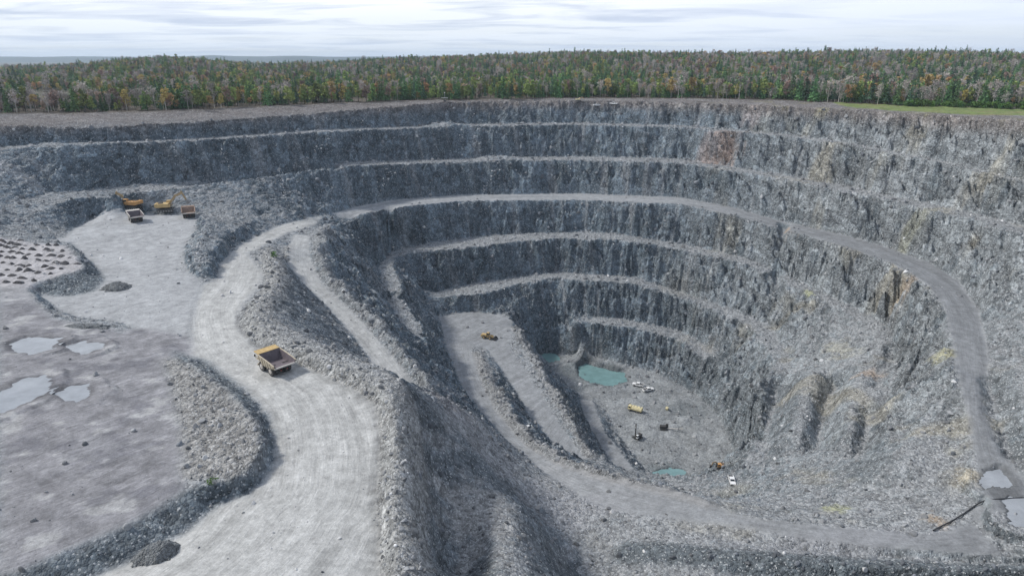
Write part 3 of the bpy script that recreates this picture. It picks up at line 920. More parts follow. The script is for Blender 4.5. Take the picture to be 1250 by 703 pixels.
# split the sheet into the surfaces it is made of
def at_cells(mask):
    cx = (SX[:-1, :-1] + SX[1:, 1:]) / 2
    cy = (SY[:-1, :-1] + SY[1:, 1:]) / 2
    return samp(mask, cx, cy)


cat = np.zeros((NY - 1, NX - 1), int)                         # 0 rock face
zc = (Z[:-1, :-1] + Z[1:, 1:]) / 2
inp = at_cells((BASE < -4).astype(float)) > 0.5
rimline = at_cells(poly_mask(np.vstack([WL['rim'], [[X1 + 99, -99, 0], [X0 - 99, -99, 0]]]))) > 0.5
cat[~rimline] = 5
cat[at_cells(M_fg) > 0.5] = 3
cat[at_cells(M_floor) > 0.5] = 4
cat[at_cells(M_pad) > 0.5] = 2
cat[at_cells(poly_mask(pad2_poly)) > 0.5] = 2
for mk in (M_haul, poly_mask(ramp2_poly), poly_mask(c_poly), poly_mask(r1_poly), poly_mask(r2_poly), poly_mask(r3_poly)):
    cat[at_cells(mk) > 0.5] = 1
cat[at_cells(M_grass) > 0.5] = 6
names = ['rock_face', 'haul_road', 'gravel_pad', 'yard', 'pit_floor', 'rim_ground', 'grass']
vid = np.arange(NX * NY).reshape(NY, NX)
quads = np.stack([vid[:-1, :-1], vid[:-1, 1:], vid[1:, 1:], vid[1:, :-1]], -1)
co_all = np.stack([GX, GY, Z], -1).reshape(-1, 3)
T = np.clip(T, 0.01, 0.8)
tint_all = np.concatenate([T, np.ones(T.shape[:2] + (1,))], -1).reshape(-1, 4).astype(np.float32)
TRF = np.clip(np.maximum(np.maximum(rd, pd), 1.25 * fg_f), 0, 1.25)
lane_all = np.stack([AC, AL, TRF], -1).reshape(-1, 3).astype(np.float32)
rub_all = RUB.reshape(-1).astype(np.float32)
nrm_all = np.stack([-dzdx, -dzdy, np.ones_like(dzdx)], -1)
nrm_all /= np.linalg.norm(nrm_all, axis=-1, keepdims=True)
nrm_all = nrm_all.reshape(-1, 3)
for i, nm in enumerate(names):
    q = quads[cat == i]
    used, inv = np.unique(q, return_inverse=True)
    me = np_mesh(nm, co_all[used], inv.reshape(-1, 4))
    a = me.attributes.new('tint', 'FLOAT_COLOR', 'POINT')
    a.data.foreach_set('color', tint_all[used].ravel())
    a = me.attributes.new('lane', 'FLOAT_VECTOR', 'POINT')
    a.data.foreach_set('vector', lane_all[used].ravel())
    a = me.attributes.new('rubble', 'FLOAT', 'POINT')
    a.data.foreach_set('value', rub_all[used])
    me.normals_split_custom_set_from_vertices(nrm_all[used].tolist())
    o = link(nm, me, MAT_GROUND)
    tag(o, kind='structure')

# ------------------------------------------------------------------ land beyond the site: forest floor, rising ground, far hills
TB = WL['tree_base']
tb_az = np.arctan2(TB[:, 0], TB[:, 1])
tb_r = np.hypot(TB[:, 0], TB[:, 1])


def px_of(az):
    return 625 + F_PX * 1.0 * np.tan(az) * 0.952


HPX = np.array([-400, -100, 0, 60, 130, 190, 240, 290, 340, 420, 480, 560, 640, 700, 800, 900, 1000, 1100, 1180, 1250, 1400, 1700])
HZ = np.array([2, 2, 3, 3, 6, 19, 23, 18, 9, 11, 18, 24, 28, 33, 31, 30, 33, 31, 28, 25, 24, 24]) + 0.0


def land(x, y):
    r = np.hypot(x, y)
    az = np.arctan2(x, y)
    up = np.interp(px_of(np.clip(az, -1.2, 1.2)), HPX, HZ)
    s = sstep(620, 1500, r) * np.where(y > 0, 1, 0)
    z = EDGE_Z + s * up + (s * 4.0) * fbm(x, y, 260, 3, 0.5, 231)
    back = sstep(1750, 2600, r)
    return z * (1 - back) + back * (-6.0)


def outer_axis(lo, hi):
    a = list(np.arange(-2700, lo, 45.0)) + [lo, hi] + list(np.arange(hi + 45, 2700, 45.0))
    return np.array([-10500, -6500, -4200] + a + [4200, 6500, 10500])


ox, oy = outer_axis(X0, X1), outer_axis(Y0, Y1)
OX, OY = np.meshgrid(ox, oy)
OZ = land(OX, OY)
onb = (OX >= X0 - 1) & (OX <= X1 + 1) & (OY >= Y0 - 1) & (OY <= Y1 + 1)
OZ[onb] = EDGE_Z
vi = np.arange(OX.size).reshape(OX.shape)
oq = np.stack([vi[:-1, :-1], vi[:-1, 1:], vi[1:, 1:], vi[1:, :-1]], -1)
hole = onb[:-1, :-1] & onb[1:, 1:] & onb[:-1, 1:] & onb[1:, :-1]
oq = oq[~hole]
me = np_mesh('forest_floor', np.stack([OX, OY, OZ], -1).reshape(-1, 3), oq)
mm = bpy.data.materials.new('forest_litter')
mm.use_nodes = True
t = NT(mm.node_tree)
P = t.add('ShaderNodeNewGeometry').outputs['Position']
c = t.mix(t.ramp(t.noise(P, 0.006, 5), (0.35, 0.65, 0, 1)), (0.045, 0.055, 0.03), (0.095, 0.075, 0.05))
bs = t.add('ShaderNodeBsdfPrincipled', i_Base_Color=c, i_Roughness=1.0)
t.add('ShaderNodeOutputMaterial', i_Surface=bs.outputs[0])
tag(link('forest_floor', me, mm), kind='structure')

def plain(name, color, rough=0.9, var=0.0, scale=3.0, metal=0.0, rand=0.0):
    m = bpy.data.materials.new(name)
    m.use_nodes = True
    t = NT(m.node_tree)
    P = t.add('ShaderNodeTexCoord').outputs['Object']
    c = color
    if var:
        c = t.mix(1.0, color, t.ramp(t.noise(P, scale, 5, 0.65), (0.3, 0.7, 1 - var, 1 + var)), 'MULTIPLY')
    if rand:
        r = t.add('ShaderNodeObjectInfo').outputs['Random']
        hs = t.add('ShaderNodeHueSaturation', i_Color=c)
        t.put(hs.inputs['Hue'], t.ramp(r, (0, 1, 0.5 - 0.018 * rand, 0.5 + 0.028 * rand)))
        t.put(hs.inputs['Value'], t.ramp(t.math('FRACT', t.math('MULTIPLY', r, 7.31)), (0, 1, 1 - 0.4 * rand, 1 + 0.45 * rand)))
        c = hs.outputs[0]
    bs = t.add('ShaderNodeBsdfPrincipled', i_Base_Color=c, i_Roughness=rough, i_Metallic=metal)
    if rough > 0.8:
        bs.inputs['Specular IOR Level'].default_value = 0.2
    t.add('ShaderNodeOutputMaterial', i_Surface=bs.outputs[0])
    return m


# low blue hills far off
hx = np.linspace(-9000, 9000, 181)
hy = np.linspace(0, 1, 13)
HX, HT = np.meshgrid(hx, hy)
HH = (46 + 30 * np.clip(fbm(HX, HX * 0, 2600, 4, 0.5, 241) + 0.55, 0, 2)) * np.sin(np.pi * HT) - 8
me = np_mesh('hills', np.stack([HX, 7800 + 1800 * HT + 0 * HX, HH + 14 * fbm(HX, HT * 1800, 900, 3, 0.5, 251) * np.sin(np.pi * HT)], -1).reshape(-1, 3),
             (lambda v: np.stack([v[:-1, :-1], v[:-1, 1:], v[1:, 1:], v[1:, :-1]], -1).reshape(-1, 4))(np.arange(HX.size).reshape(HX.shape)))
tag(link('hills', me, plain('far_woodland', (0.035, 0.052, 0.042), 1.0, .3, .003)), kind='structure')

# ------------------------------------------------------------------ trees
def cone_tube(pts, rads, n=5):
    """tapered tube through points"""
    V, F = [], []
    for i, (p, r) in enumerate(zip(pts, rads)):
        for k in range(n):
            a = 2 * math.pi * k / n
            V.append((p[0] + r * math.cos(a), p[1] + r * math.sin(a), p[2]))
    for i in range(len(pts) - 1):
        for k in range(n):
            F.append((i * n + k, i * n + (k + 1) % n, (i + 1) * n + (k + 1) % n, (i + 1) * n + k))
    return V, F


def leaf(V, F, c, s, ra, up=0.0):
    """one leaf clump: a bent quad with random facing"""
    a = Vector((ra.gauss(0, 1), ra.gauss(0, 1), ra.gauss(0, 1) * (1 - up))).normalized()
    b = a.cross(Vector((ra.gauss(0, 1), ra.gauss(0, 1), ra.gauss(0, 1)))).normalized()
    n = a.cross(b)
    i = len(V)
    for u, v in ((-1, -.6), (.3, -1), (1, .5), (-.4, 1)):
        q = Vector(c) + a * u * s * ra.uniform(.7, 1.2) + b * v * s * ra.uniform(.7, 1.2) + n * s * ra.uniform(-.3, .3)
        V.append(tuple(q))
    F.append((i, i + 1, i + 2, i + 3))


def proto_tree(kind, seed):
    ra = random.Random(seed)
    TV, TF, CV, CF = [], [], [], []
    def tube(pts, rads, n=5):
        V, F = cone_tube(pts, rads, n)
        o = len(TV)
        TV.extend(V)
        TF.extend(tuple(i + o for i in f) for f in F)
    if kind in ('spruce', 'fir'):
        H = 15.0
        tube([(0, 0, -.5), (0, 0, H * .5), (0, 0, H * .97)], (.2, .13, .02))
        z = H * (0.10 if kind == 'fir' else 0.2)
        while z < H * .985:
            f = 1 - z / H
            R = (3.2 if kind == 'fir' else 2.5) * (f ** .8) * ra.uniform(.75, 1.2) + .18
            nb = 4 + int(6 * f)
            for k in range(nb):
                if ra.random() < .12: continue
                a = 2 * math.pi * (k + ra.random()) / nb
                L = R * ra.uniform(.6, 1.15)
                for q in range(1 + int(L / .75)):
                    d = L * (q + .65) / (1 + int(L / .75))
                    leaf(CV, CF, (d * math.cos(a), d * math.sin(a), z - d * .28 + ra.uniform(-.15, .15)), ra.uniform(.28, .5) * (0.7 + .5 * f), ra)
            z += .42 + .45 * f
    elif kind == 'bare':
        H = 13.0
        tube([(0, 0, -.5), (.1, 0, H * .45), (.05, .1, H * .95)], (.17, .12, .02))
        for k in range(30):
            z = H * ra.uniform(.28, .9)
            a = ra.uniform(0, 6.28)
            L = ra.uniform(1.2, 3.2) * (1.3 - z / H)
            e = Vector((L * math.cos(a), L * math.sin(a), z + L * ra.uniform(.7, 1.3)))
            tube([(0, 0, z), tuple(e)], (.05, .015), 3)
            for q in range(13):
                w = ra.uniform(.4, 1.2)
                p = Vector((0, 0, z)).lerp(e, w) + Vector((ra.gauss(0, .45), ra.gauss(0, .45), ra.gauss(0, .5)))
                leaf(CV, CF, p, ra.uniform(.1, .3), ra, .3)
    else:
        H = 12.5 if kind != 'shrub' else 3.2
        lobes = []
        if kind == 'shrub':
            tube([(0, 0, -.4), (0, 0, H * .5)], (.06, .03), 4)
            lobes = [((ra.gauss(0, .7), ra.gauss(0, .7), ra.uniform(.8, 2.1)), ra.uniform(.6, 1.0)) for _ in range(7)]
            dens, ls = 26, .22
        else:
            tube([(0, 0, -.5), (.15, 0, H * .4), (.1, .15, H * .85)], (.2, .14, .03))
            for k in range(11):
                z = H * ra.uniform(.32, .93)
                a = ra.uniform(0, 6.28)
                L = ra.uniform(.5, 2.4) * (1.35 - z / H)
                e = (L * math.cos(a), L * math.sin(a), z)
                tube([(0.1, 0, z - L * .6 - .3), e], (.06, .02), 3)
                lobes.append((e, ra.uniform(.9, 1.75) * (1.25 - .5 * z / H)))
            dens, ls = (30 if kind == 'pine' else 24), .36
        for (c, r) in lobes:
            for q in range(int(dens * r)):
                v = Vector((ra.gauss(0, 1), ra.gauss(0, 1), ra.gauss(0, .8))).normalized() * r * ra.uniform(.45, 1.1)
                leaf(CV, CF, (c[0] + v.x, c[1] + v.y, c[2] + v.z), ra.uniform(.6, 1.3) * ls, ra)
    return np_mesh('trunk', TV, TF), np_mesh('crown', CV, CF, False)


BARK = {'dark': plain('dark_bark', (0.06, 0.05, 0.042), .95, .3), 'pale': plain('pale_birch_bark', (0.42, 0.40, 0.37), .9, .25)}
KIND = {
    'spruce': ('spruce_tree', (0.065, 0.120, 0.072), 'dark', 'dark green narrow spruce standing in the front row of the forest edge'),
    'fir': ('fir_tree', (0.100, 0.185, 0.075), 'dark', 'broad mid green fir with branches to the ground at the forest edge'),
    'pine': ('pine_tree', (0.205, 0.255, 0.080), 'dark', 'yellowish green bushy pine at the forest edge above the pit'),
    'bare': ('birch_tree', (0.33, 0.295, 0.275), 'pale', 'leafless grey birch with pale trunk at the forest edge'),
    'maple': ('maple_tree', (0.36, 0.235, 0.11), 'dark', 'orange brown autumn maple at the forest edge above the pit'),
    'larch': ('larch_tree', (0.34, 0.275, 0.10), 'pale', 'golden yellow larch among the green trees of the forest edge'),
    'russet': ('oak_tree', (0.26, 0.185, 0.15), 'dark', 'reddish brown oak holding dry leaves at the forest edge'),
}
PROTO = {}
for i, (k, (nm, col, bk, lab)) in enumerate(KIND.items()):
    cm = plain(nm + '_leaves', col, .95, .25, 1.2, rand=1.0)
    shape = {'larch': 'pine', 'russet': 'maple'}.get(k, k)
    PROTO[k] = []
    for s in range(2):
        tm, cr = proto_tree(shape, 100 + i * 10 + s)
        tm.materials.append(BARK[bk])
        cr.materials.append(cm)
        PROTO[k].append((tm, cr))

KL = list(KIND)


def kind_at(px, r, u, cl=None):
    """species mix along the forest edge"""
    if px < 130: w = (1.2, 2.2, 3.2, 3.0, .8, .8, 1.0)
    elif px < 430: w = (1.2, 2.4, 4.0, 1.8, 1.0, 1.3, .7)
    elif px < 600: w = (1.2, 2.4, 3.6, 2.4, .7, .8, .8)
    elif px < 760: w = (1.2, 3.2, 4.6, 1.6, .4, .7, .6)
    elif px < 960: w = (1.8, 2.6, 2.2, 4.0, .6, .5, .6)
    else: w = (2.4, 2.8, 1.6, 3.4, .6, .5, .5)
    w = list(w)
    if r > 900:
        w[0] += .6; w[3] += .8; w[6] += 1.2 if 500 < px < 850 else 0.3
    if cl is not None:
        w = [q * math.exp(2.6 * c) for q, c in zip(w, cl)]
    t = u * sum(w)
    for k, q in zip(KL, w):
        t -= q
        if t <= 0: return k
    return KL[0]


trng = random.Random(5)
spots = []
az = -0.76
while az < 0.76:
    rb = float(np.interp(az, tb_az, tb_r))
    az += 1.55 / rb * trng.uniform(.6, 1.4) * 2.0
    spots.append((az, rb + trng.uniform(0, 9) + 9 * abs(math.sin(az * 31) * math.sin(az * 77 + 1)), trng.random()))
# a second, looser rank fills the row up to 300
while len(spots) < 300:
    a = trng.uniform(-.70, .70)
    spots.append((a, float(np.interp(a, tb_az, tb_r)) + trng.uniform(8, 18), trng.random()))
spots = spots[:300]


def land_z(x, y):
    if X0 < x < X1 and Y0 < y < Y1: return hgt(x, y)
    return float(land(np.array([x]), np.array([y]))[0])


tree_size = lambda px: 1.12 if px < 150 else (1.08 if px < 800 else 1.15)
for (a, r, u) in spots:
    x, y = r * math.sin(a), r * math.cos(a)
    px = float(px_of(np.array(a)))
    k = kind_at(px, r, u)
    nm, col, bk, lab = KIND[k]
    s = tree_size(px) * (trng.uniform(.42, .7) if trng.random() < .25 else trng.uniform(.7, 1.16))
    o = bpy.data.objects.new(nm, None)
    o.empty_display_size = .3
    COL.objects.link(o)
    o.location = (x, y, land_z(x, y) - .1)
    o.rotation_euler = (0, 0, trng.uniform(0, 6.28))
    o.scale = (s * trng.uniform(.95, 1.4),) * 2 + (s,)
    tag(o, lab, 'tree', nm.replace('_', ' ') + 's along the forest edge')
    tm, cr = trng.choice(PROTO[k])
    link('trunk', tm, None, o)
    link('crown', cr, None, o)


def scatter(name, pts, kinds, scales, rots, protos, label=None, cat=None):
    """one object that instances small protos on its points"""
    me = bpy.data.meshes.new(name)
    me.vertices.add(len(pts))
    me.vertices.foreach_set('co', np.asarray(pts, np.float32).ravel())
    a = me.attributes.new('pick', 'INT', 'POINT'); a.data.foreach_set('value', np.asarray(kinds, np.int32))
    a = me.attributes.new('size', 'FLOAT_VECTOR', 'POINT'); a.data.foreach_set('vector', np.asarray(scales, np.float32).ravel())
    a = me.attributes.new('turn', 'FLOAT_VECTOR', 'POINT'); a.data.foreach_set('vector', np.asarray(rots, np.float32).ravel())
    o = link(name, me)
    pc = bpy.data.collections.new(name + '_kinds')
    for i, pm in enumerate(protos):
        po = bpy.data.objects.new('%s_%02d' % (name + '_kind', i), pm)
        pc.objects.link(po)
    ng = bpy.data.node_groups.new(name + '_scatter', 'GeometryNodeTree')
    ng.interface.new_socket('Geometry', in_out='INPUT', socket_type='NodeSocketGeometry')
    ng.interface.new_socket('Geometry', in_out='OUTPUT', socket_type='NodeSocketGeometry')
    N, Lk = ng.nodes, ng.links
    gi, go = N.new('NodeGroupInput'), N.new('NodeGroupOutput')
    ci = N.new('GeometryNodeCollectionInfo')
    ci.inputs['Collection'].default_value = pc
    ci.inputs['Separate Children'].default_value = True
    ci.inputs['Reset Children'].default_value = True
    ip = N.new('GeometryNodeInstanceOnPoints')
    ip.inputs['Pick Instance'].default_value = True
    def attr(nm, ty):
        n = N.new('GeometryNodeInputNamedAttribute')
        n.data_type = ty
        n.inputs['Name'].default_value = nm
        return n.outputs[0]
    Lk.new(gi.outputs[0], ip.inputs['Points'])
    Lk.new(ci.outputs[0], ip.inputs['Instance'])
    Lk.new(attr('pick', 'INT'), ip.inputs['Instance Index'])
    er = N.new('FunctionNodeEulerToRotation')
    Lk.new(attr('turn', 'FLOAT_VECTOR'), er.inputs[0])
    Lk.new(er.outputs[0], ip.inputs['Rotation'])
    Lk.new(attr('size', 'FLOAT_VECTOR'), ip.inputs['Scale'])
    Lk.new(ip.outputs[0], go.inputs[0])
    md = o.modifiers.new('scatter', 'NODES')
    md.node_group = ng
    tag(o, label, cat, kind='stuff')
    return o


def joined(tm, cr):
    """trunk and crown of one kind as a single mesh for the far wood"""
    nv = len(tm.vertices)
    co = np.zeros((nv + len(cr.vertices)) * 3, np.float32)
    tm.vertices.foreach_get('co', co[:nv * 3])
    b = np.zeros(len(cr.vertices) * 3, np.float32)
    cr.vertices.foreach_get('co', b)
    co[nv * 3:] = b
    f1 = np.zeros(len(tm.loops), np.int32); tm.loops.foreach_get('vertex_index', f1)
    f2 = np.zeros(len(cr.loops), np.int32); cr.loops.foreach_get('vertex_index', f2)
    me = np_mesh('tree', co.reshape(-1, 3), np.concatenate([f1, f2 + nv]).reshape(-1, 4), False)
    me.materials.append(tm.materials[0])
    me.materials.append(cr.materials[0])
    mi = np.zeros(len(me.polygons), np.int32)
    mi[len(tm.polygons):] = 1
    me.polygons.foreach_set('material_index', mi)
    return me


far_protos, far_index = [], {}
for k in KL:
    for s, (tm, cr) in enumerate(PROTO[k]):
        far_index[(k, s)] = len(far_protos)
        far_protos.append(joined(tm, cr))
fp, fk, fs, fr = [], [], [], []
nrg = np.random.default_rng(12)
N_FAR = 30000
A = nrg.uniform(-.78, .78, N_FAR)
U = nrg.random(N_FAR)
RB = np.interp(A, tb_az, tb_r) + 14
RR = np.sqrt(RB ** 2 + (np.full(N_FAR, 1850.0) ** 2 - RB ** 2) * U ** 1.35)
XX, YY = RR * np.sin(A), RR * np.cos(A)
PX = px_of(A)
patch = fbm(XX, YY, 120, 3, 0.5, 261)
CLUMP = np.stack([fbm(XX, YY * .6, 70, 3, .6, 271 + 3 * q) for q in range(7)], -1)
HTS = fbm(XX, YY, 45, 3, .6, 299)
clearing = (PX > 70) & (PX < 135) & (RR > 560 + 20 * patch) & (RR < 760)
keep = ~clearing & (fbm(XX, YY, 55, 3, .6, 281) > -0.42)
zin = samp(blur(BASE, 1, 1), XX, YY)
inside = (np.abs(XX) < X1) & (YY < Y1)
ZZ = np.where(inside, np.maximum(zin, 1.5), land(XX, YY)) - .3
for i in np.where(keep)[0]:
    k = kind_at(PX[i], RR[i], (U[i] * 977) % 1, CLUMP[i])
    fp.append((XX[i], YY[i], ZZ[i]))
    fk.append(far_index[(k, i % 2)])
    s = tree_size(PX[i]) * (0.50 + 0.42 * ((U[i] * 7919) % 1) + 0.28 * HTS[i] + (0.35 if (U[i] * 5113) % 1 > .96 else 0))
    s = max(s, .3)
    fs.append((s * 1.3, s * 1.3, s))
    fr.append((0, 0, (U[i] * 3571) % 6.28))
scatter('forest', fp, fk, fs, fr, far_protos)

# ------------------------------------------------------------------ loose rock
def rock_mesh(seed):
    bm = bmesh.new()
    bmesh.ops.create_icosphere(bm, subdivisions=2, radius=.5)
    ra = random.Random(seed)
    pl = [(Vector((ra.gauss(0, 1), ra.gauss(0, 1), ra.gauss(0, 1))).normalized(), ra.uniform(.25, .42)) for _ in range(9)]
    for v in bm.verts:
        for n, d in pl:
            e = v.co.dot(n) - d
            if e > 0: v.co -= n * e
    me = bpy.data.meshes.new('rock')
    bm.to_mesh(me)
    bm.free()
    return me


def rock_material(name, c, rand=1.0):
    m = bpy.data.materials.new(name)
    m.use_nodes = True
    t = NT(m.node_tree)
    r = t.add('ShaderNodeObjectInfo').outputs['Random']
    P = t.add('ShaderNodeNewGeometry').outputs['Position']
    v = t.ramp(r, (0, 1, 1 - .45 * rand, 1 + .55 * rand))
    cc = t.mix(1.0, c, v, 'MULTIPLY')
    cc = t.mix(1.0, cc, t.ramp(t.noise(P, 3.0, 5, .7), (.3, .7, .8, 1.2)), 'MULTIPLY')
    bs = t.add('ShaderNodeBsdfPrincipled', i_Base_Color=cc, i_Roughness=.9)
    bs.inputs['Specular IOR Level'].default_value = .2
    t.add('ShaderNodeOutputMaterial', i_Surface=bs.outputs[0])
    return m


M_ROCK = [rock_material('grey_rock', (0.205, 0.21, 0.215)), rock_material('dark_rock', (0.135, 0.145, 0.158)), rock_material('pale_rock', (0.44, 0.44, 0.435))]
rock_protos = []
for i in range(6):
    rm = rock_mesh(300 + i)
    rm.materials.append(M_ROCK[i % 3])
    rock_protos.append(rm)
NR = 90000
nrr = np.random.default_rng(21)
gxr = nrr.uniform(-300, 300, NR * 3)
gyr = 70 + 480 * nrr.random(NR * 3) ** 1.5


def fsamp(G, x, y):
    ix = np.clip(np.searchsorted(xs, x) - 1, 0, NX - 2)
    iy = np.clip(np.searchsorted(ys, y) - 1, 0, NY - 2)
    u = (x - xs[ix]) / (xs[ix + 1] - xs[ix])
    v = (y - ys[iy]) / (ys[iy + 1] - ys[iy])
    return (G[iy, ix] * (1 - u) + G[iy, ix + 1] * u) * (1 - v) + (G[iy + 1, ix] * (1 - u) + G[iy + 1, ix + 1] * u) * v


prob = fsamp(np.clip(RUB ** 1.5 * (0.35 + 0.65 * np.maximum(berms, hp)) * inpit + 0.02 * inpit, 0, 1), gxr, gyr)
prob *= np.clip((110 + 0.9 * gyr - np.abs(gxr)) / 30, 0, 1)
ok = nrr.random(NR * 3) < prob
gxr, gyr = gxr[ok][:NR], gyr[ok][:NR]
gzr = fsamp(Z, gxr, gyr)
sz = (0.12 + 0.26 * nrr.random(len(gxr)) ** 2.2 + 1.2 * nrr.random(len(gxr)) ** 17) * (0.8 + gyr / 320)
sc3 = sz[:, None] * nrr.uniform(.65, 1.25, (len(gxr), 3))
lum = fsamp(T[..., 1], gxr, gyr)
pick = np.where(lum > 0.33, 2, np.where(lum > 0.17, 0, 1)) + 3 * nrr.integers(0, 2, len(gxr))
swap = nrr.random(len(gxr)) < .2
pick[swap] = nrr.integers(0, 6, swap.sum())
extra = []
erg = random.Random(31)
for (ax, ay), (bx, by), n, w in (((338, 203), (352, 248), 60, 7), ((271, 183), (281, 207), 30, 4), ((402, 168), (362, 206), 36, 7), ((214, 172), (214, 192), 14, 2.5), ((612, 196), (588, 236), 40, 4),
                                 ((562, 158), (566, 190), 22, 3), ((480, 205), (462, 238), 26, 6), ((700, 196), (690, 230), 18, 5), ((345, 142), (440, 148), 40, 4), ((225, 330), (262, 262), 60, 9)):
    for q in range(n):
        u = erg.random()
        p = ground(ax + (bx - ax) * u + erg.gauss(0, w * .5), ay + (by - ay) * u + erg.gauss(0, 1.2))
        extra.append((p.x, p.y, p.z))
ne = len(extra)
ex = np.array(extra)
gxr, gyr, gzr = np.r_[gxr, ex[:, 0]], np.r_[gyr, ex[:, 1]], np.r_[gzr, ex[:, 2]]
sz = np.r_[sz, 0.5 + 1.0 * nrr.random(ne) ** 3]
sc3 = np.r_[sc3, sz[-ne:, None] * nrr.uniform(.7, 1.25, (ne, 3))]
pick = np.r_[pick, np.full(ne, 2) + 3 * nrr.integers(0, 2, ne)]
scatter('rubble', np.c_[gxr, gyr, gzr + .05 * sz], pick, sc3, nrr.uniform(0, 6.28, (len(gxr), 3)), rock_protos)

# ------------------------------------------------------------------ the air
hv = [(x, y, z) for z in (-146, 118) for x, y in ((-11500, -11500), (11500, -11500), (11500, 11500), (-11500, 11500))]
hme = bpy.data.meshes.new('haze')
hme.from_pydata(hv, [], [(3, 2, 1, 0), (4, 5, 6, 7), (0, 1, 5, 4), (1, 2, 6, 5), (2, 3, 7, 6), (3, 0, 4, 7)])
hm = bpy.data.materials.new('haze')
hm.use_nodes = True
t = NT(hm.node_tree)
pv = t.add('ShaderNodeVolumePrincipled')
pv.inputs['Color'].default_value = (0.72, 0.86, 1.0, 1)
pv.inputs['Density'].default_value = 0.000085
pv.inputs['Anisotropy'].default_value = 0.2
t.add('ShaderNodeOutputMaterial', i_Volume=pv.outputs[0])
tag(link('haze', hme, hm), kind='stuff')
#@@NATURE_END

# ------------------------------------------------------------------ water
def water_material(name, c, rough=0.06):
    m = bpy.data.materials.new(name)
    m.use_nodes = True
    t = NT(m.node_tree)
    P = t.add('ShaderNodeNewGeometry').outputs['Position']
    cc = t.mix(1.0, c, t.ramp(t.noise(P, 0.25, 4, .6), (.3, .7, .82, 1.15)), 'MULTIPLY')
    bs = t.add('ShaderNodeBsdfPrincipled', i_Base_Color=cc, i_Roughness=rough)
    bp = t.add('ShaderNodeBump', i_Strength=.15, i_Distance=.05, i_Height=t.noise(P, 2.2, 3, .6))
    t.put(bs.inputs['Normal'], bp.outputs[0])
    t.add('ShaderNodeOutputMaterial', i_Surface=bs.outputs[0])
    return m


W_GREY = water_material('silty_water', (0.27, 0.285, 0.30))
W_TEAL = water_material('green_pond_water', (0.150, 0.255, 0.255))
for i, (reg, wl) in enumerate(WATERS):
    cells = reg[:-1, :-1] & reg[1:, 1:] & reg[:-1, 1:] & reg[1:, :-1]
    q = quads[cells]
    used, inv = np.unique(q, return_inverse=True)
    cw = co_all[used].copy()
    cw[:, 2] = wl
    me = np_mesh('water', cw, inv.reshape(-1, 4))
    tag(link('puddle_water' if i < N_GREY else 'pond_water', me, W_GREY if i < N_GREY else W_TEAL), kind='structure')

# ------------------------------------------------------------------ machine builder
class MB:
    """collects shapes, then becomes one mesh"""
    def __init__(s): s.bm = bmesh.new()
    def _xf(s, vs, rot, loc):
        M = Matrix.Translation(Vector(loc)) @ (rot or Matrix.Identity(4))
        for v in vs: v.co = M @ v.co
    def box(s, c, d, rot=None, bev=.05, taper=None):
        g = bmesh.ops.create_cube(s.bm, size=1)['verts']
        for v in g:
            v.co = Vector((v.co.x * d[0], v.co.y * d[1], v.co.z * d[2]))
            if taper and v.co.z > 0: v.co.x *= taper[0]; v.co.y *= taper[1]
        if bev:
            es = list({e for v in g for e in v.link_edges})
            r = bmesh.ops.bevel(s.bm, geom=es, offset=min(bev, min(d) * .3), segments=1, affect='EDGES')
            g = list({v for f in r['faces'] for v in f.verts} | {v for v in g if v.is_valid})
        s._xf(g, rot, c)
        return s
    def prism(s, prof, x0, x1, axis='x'):
        """profile of (a, b) points swept along an axis; x: (y,z)  y: (x,z)"""
        def P(q, t): return (t, q[0], q[1]) if axis == 'x' else (q[0], t, q[1])
        a = [s.bm.verts.new(P(q, x0)) for q in prof]
        b = [s.bm.verts.new(P(q, x1)) for q in prof]
        n = len(prof)
        fs = [s.bm.faces.new(a), s.bm.faces.new(b[::-1])]
        for i in range(n):
            fs.append(s.bm.faces.new((a[i], b[i], b[(i + 1) % n], a[(i + 1) % n])))
        bmesh.ops.recalc_face_normals(s.bm, faces=fs)
        return s
    def cyl(s, p, q, r, n=16, r2=None):
        p, q = Vector(p), Vector(q)
        d = q - p
        g = bmesh.ops.create_cone(s.bm, cap_ends=True, segments=n, radius1=r, radius2=r if r2 is None else r2, depth=d.length)['verts']
        s._xf(g, d.to_track_quat('Z', 'Y').to_matrix().to_4x4(), (p + q) / 2)
        return s
    def bar(s, p, q, w, h=None):
        """square bar between two points"""
        p, q = Vector(p), Vector(q)
        d = q - p
        g = bmesh.ops.create_cube(s.bm, size=1)['verts']
        for v in g: v.co = Vector((v.co.x * w, v.co.y * (h or w), v.co.z * d.length))
        s._xf(g, d.to_track_quat('Z', 'Y').to_matrix().to_4x4(), (p + q) / 2)
        return s
    def sheet(s, quads, th):
        """plates with thickness, each from four corners"""
        for a in quads:
            a = [Vector(v) for v in a]
            n = (a[1] - a[0]).cross(a[2] - a[0]).normalized() * th
            lo = [s.bm.verts.new(v) for v in a]
            hi = [s.bm.verts.new(v + n) for v in a]
            fs = [s.bm.faces.new(lo[::-1]), s.bm.faces.new(hi)]
            for i in range(4):
                fs.append(s.bm.faces.new((lo[i], lo[(i + 1) % 4], hi[(i + 1) % 4], hi[i])))
        return s
    def build(s, name, mat, parent=None):
        me = bpy.data.meshes.new(name)
        s.bm.to_mesh(me)
        s.bm.free()
        return link(name, me, mat, parent)


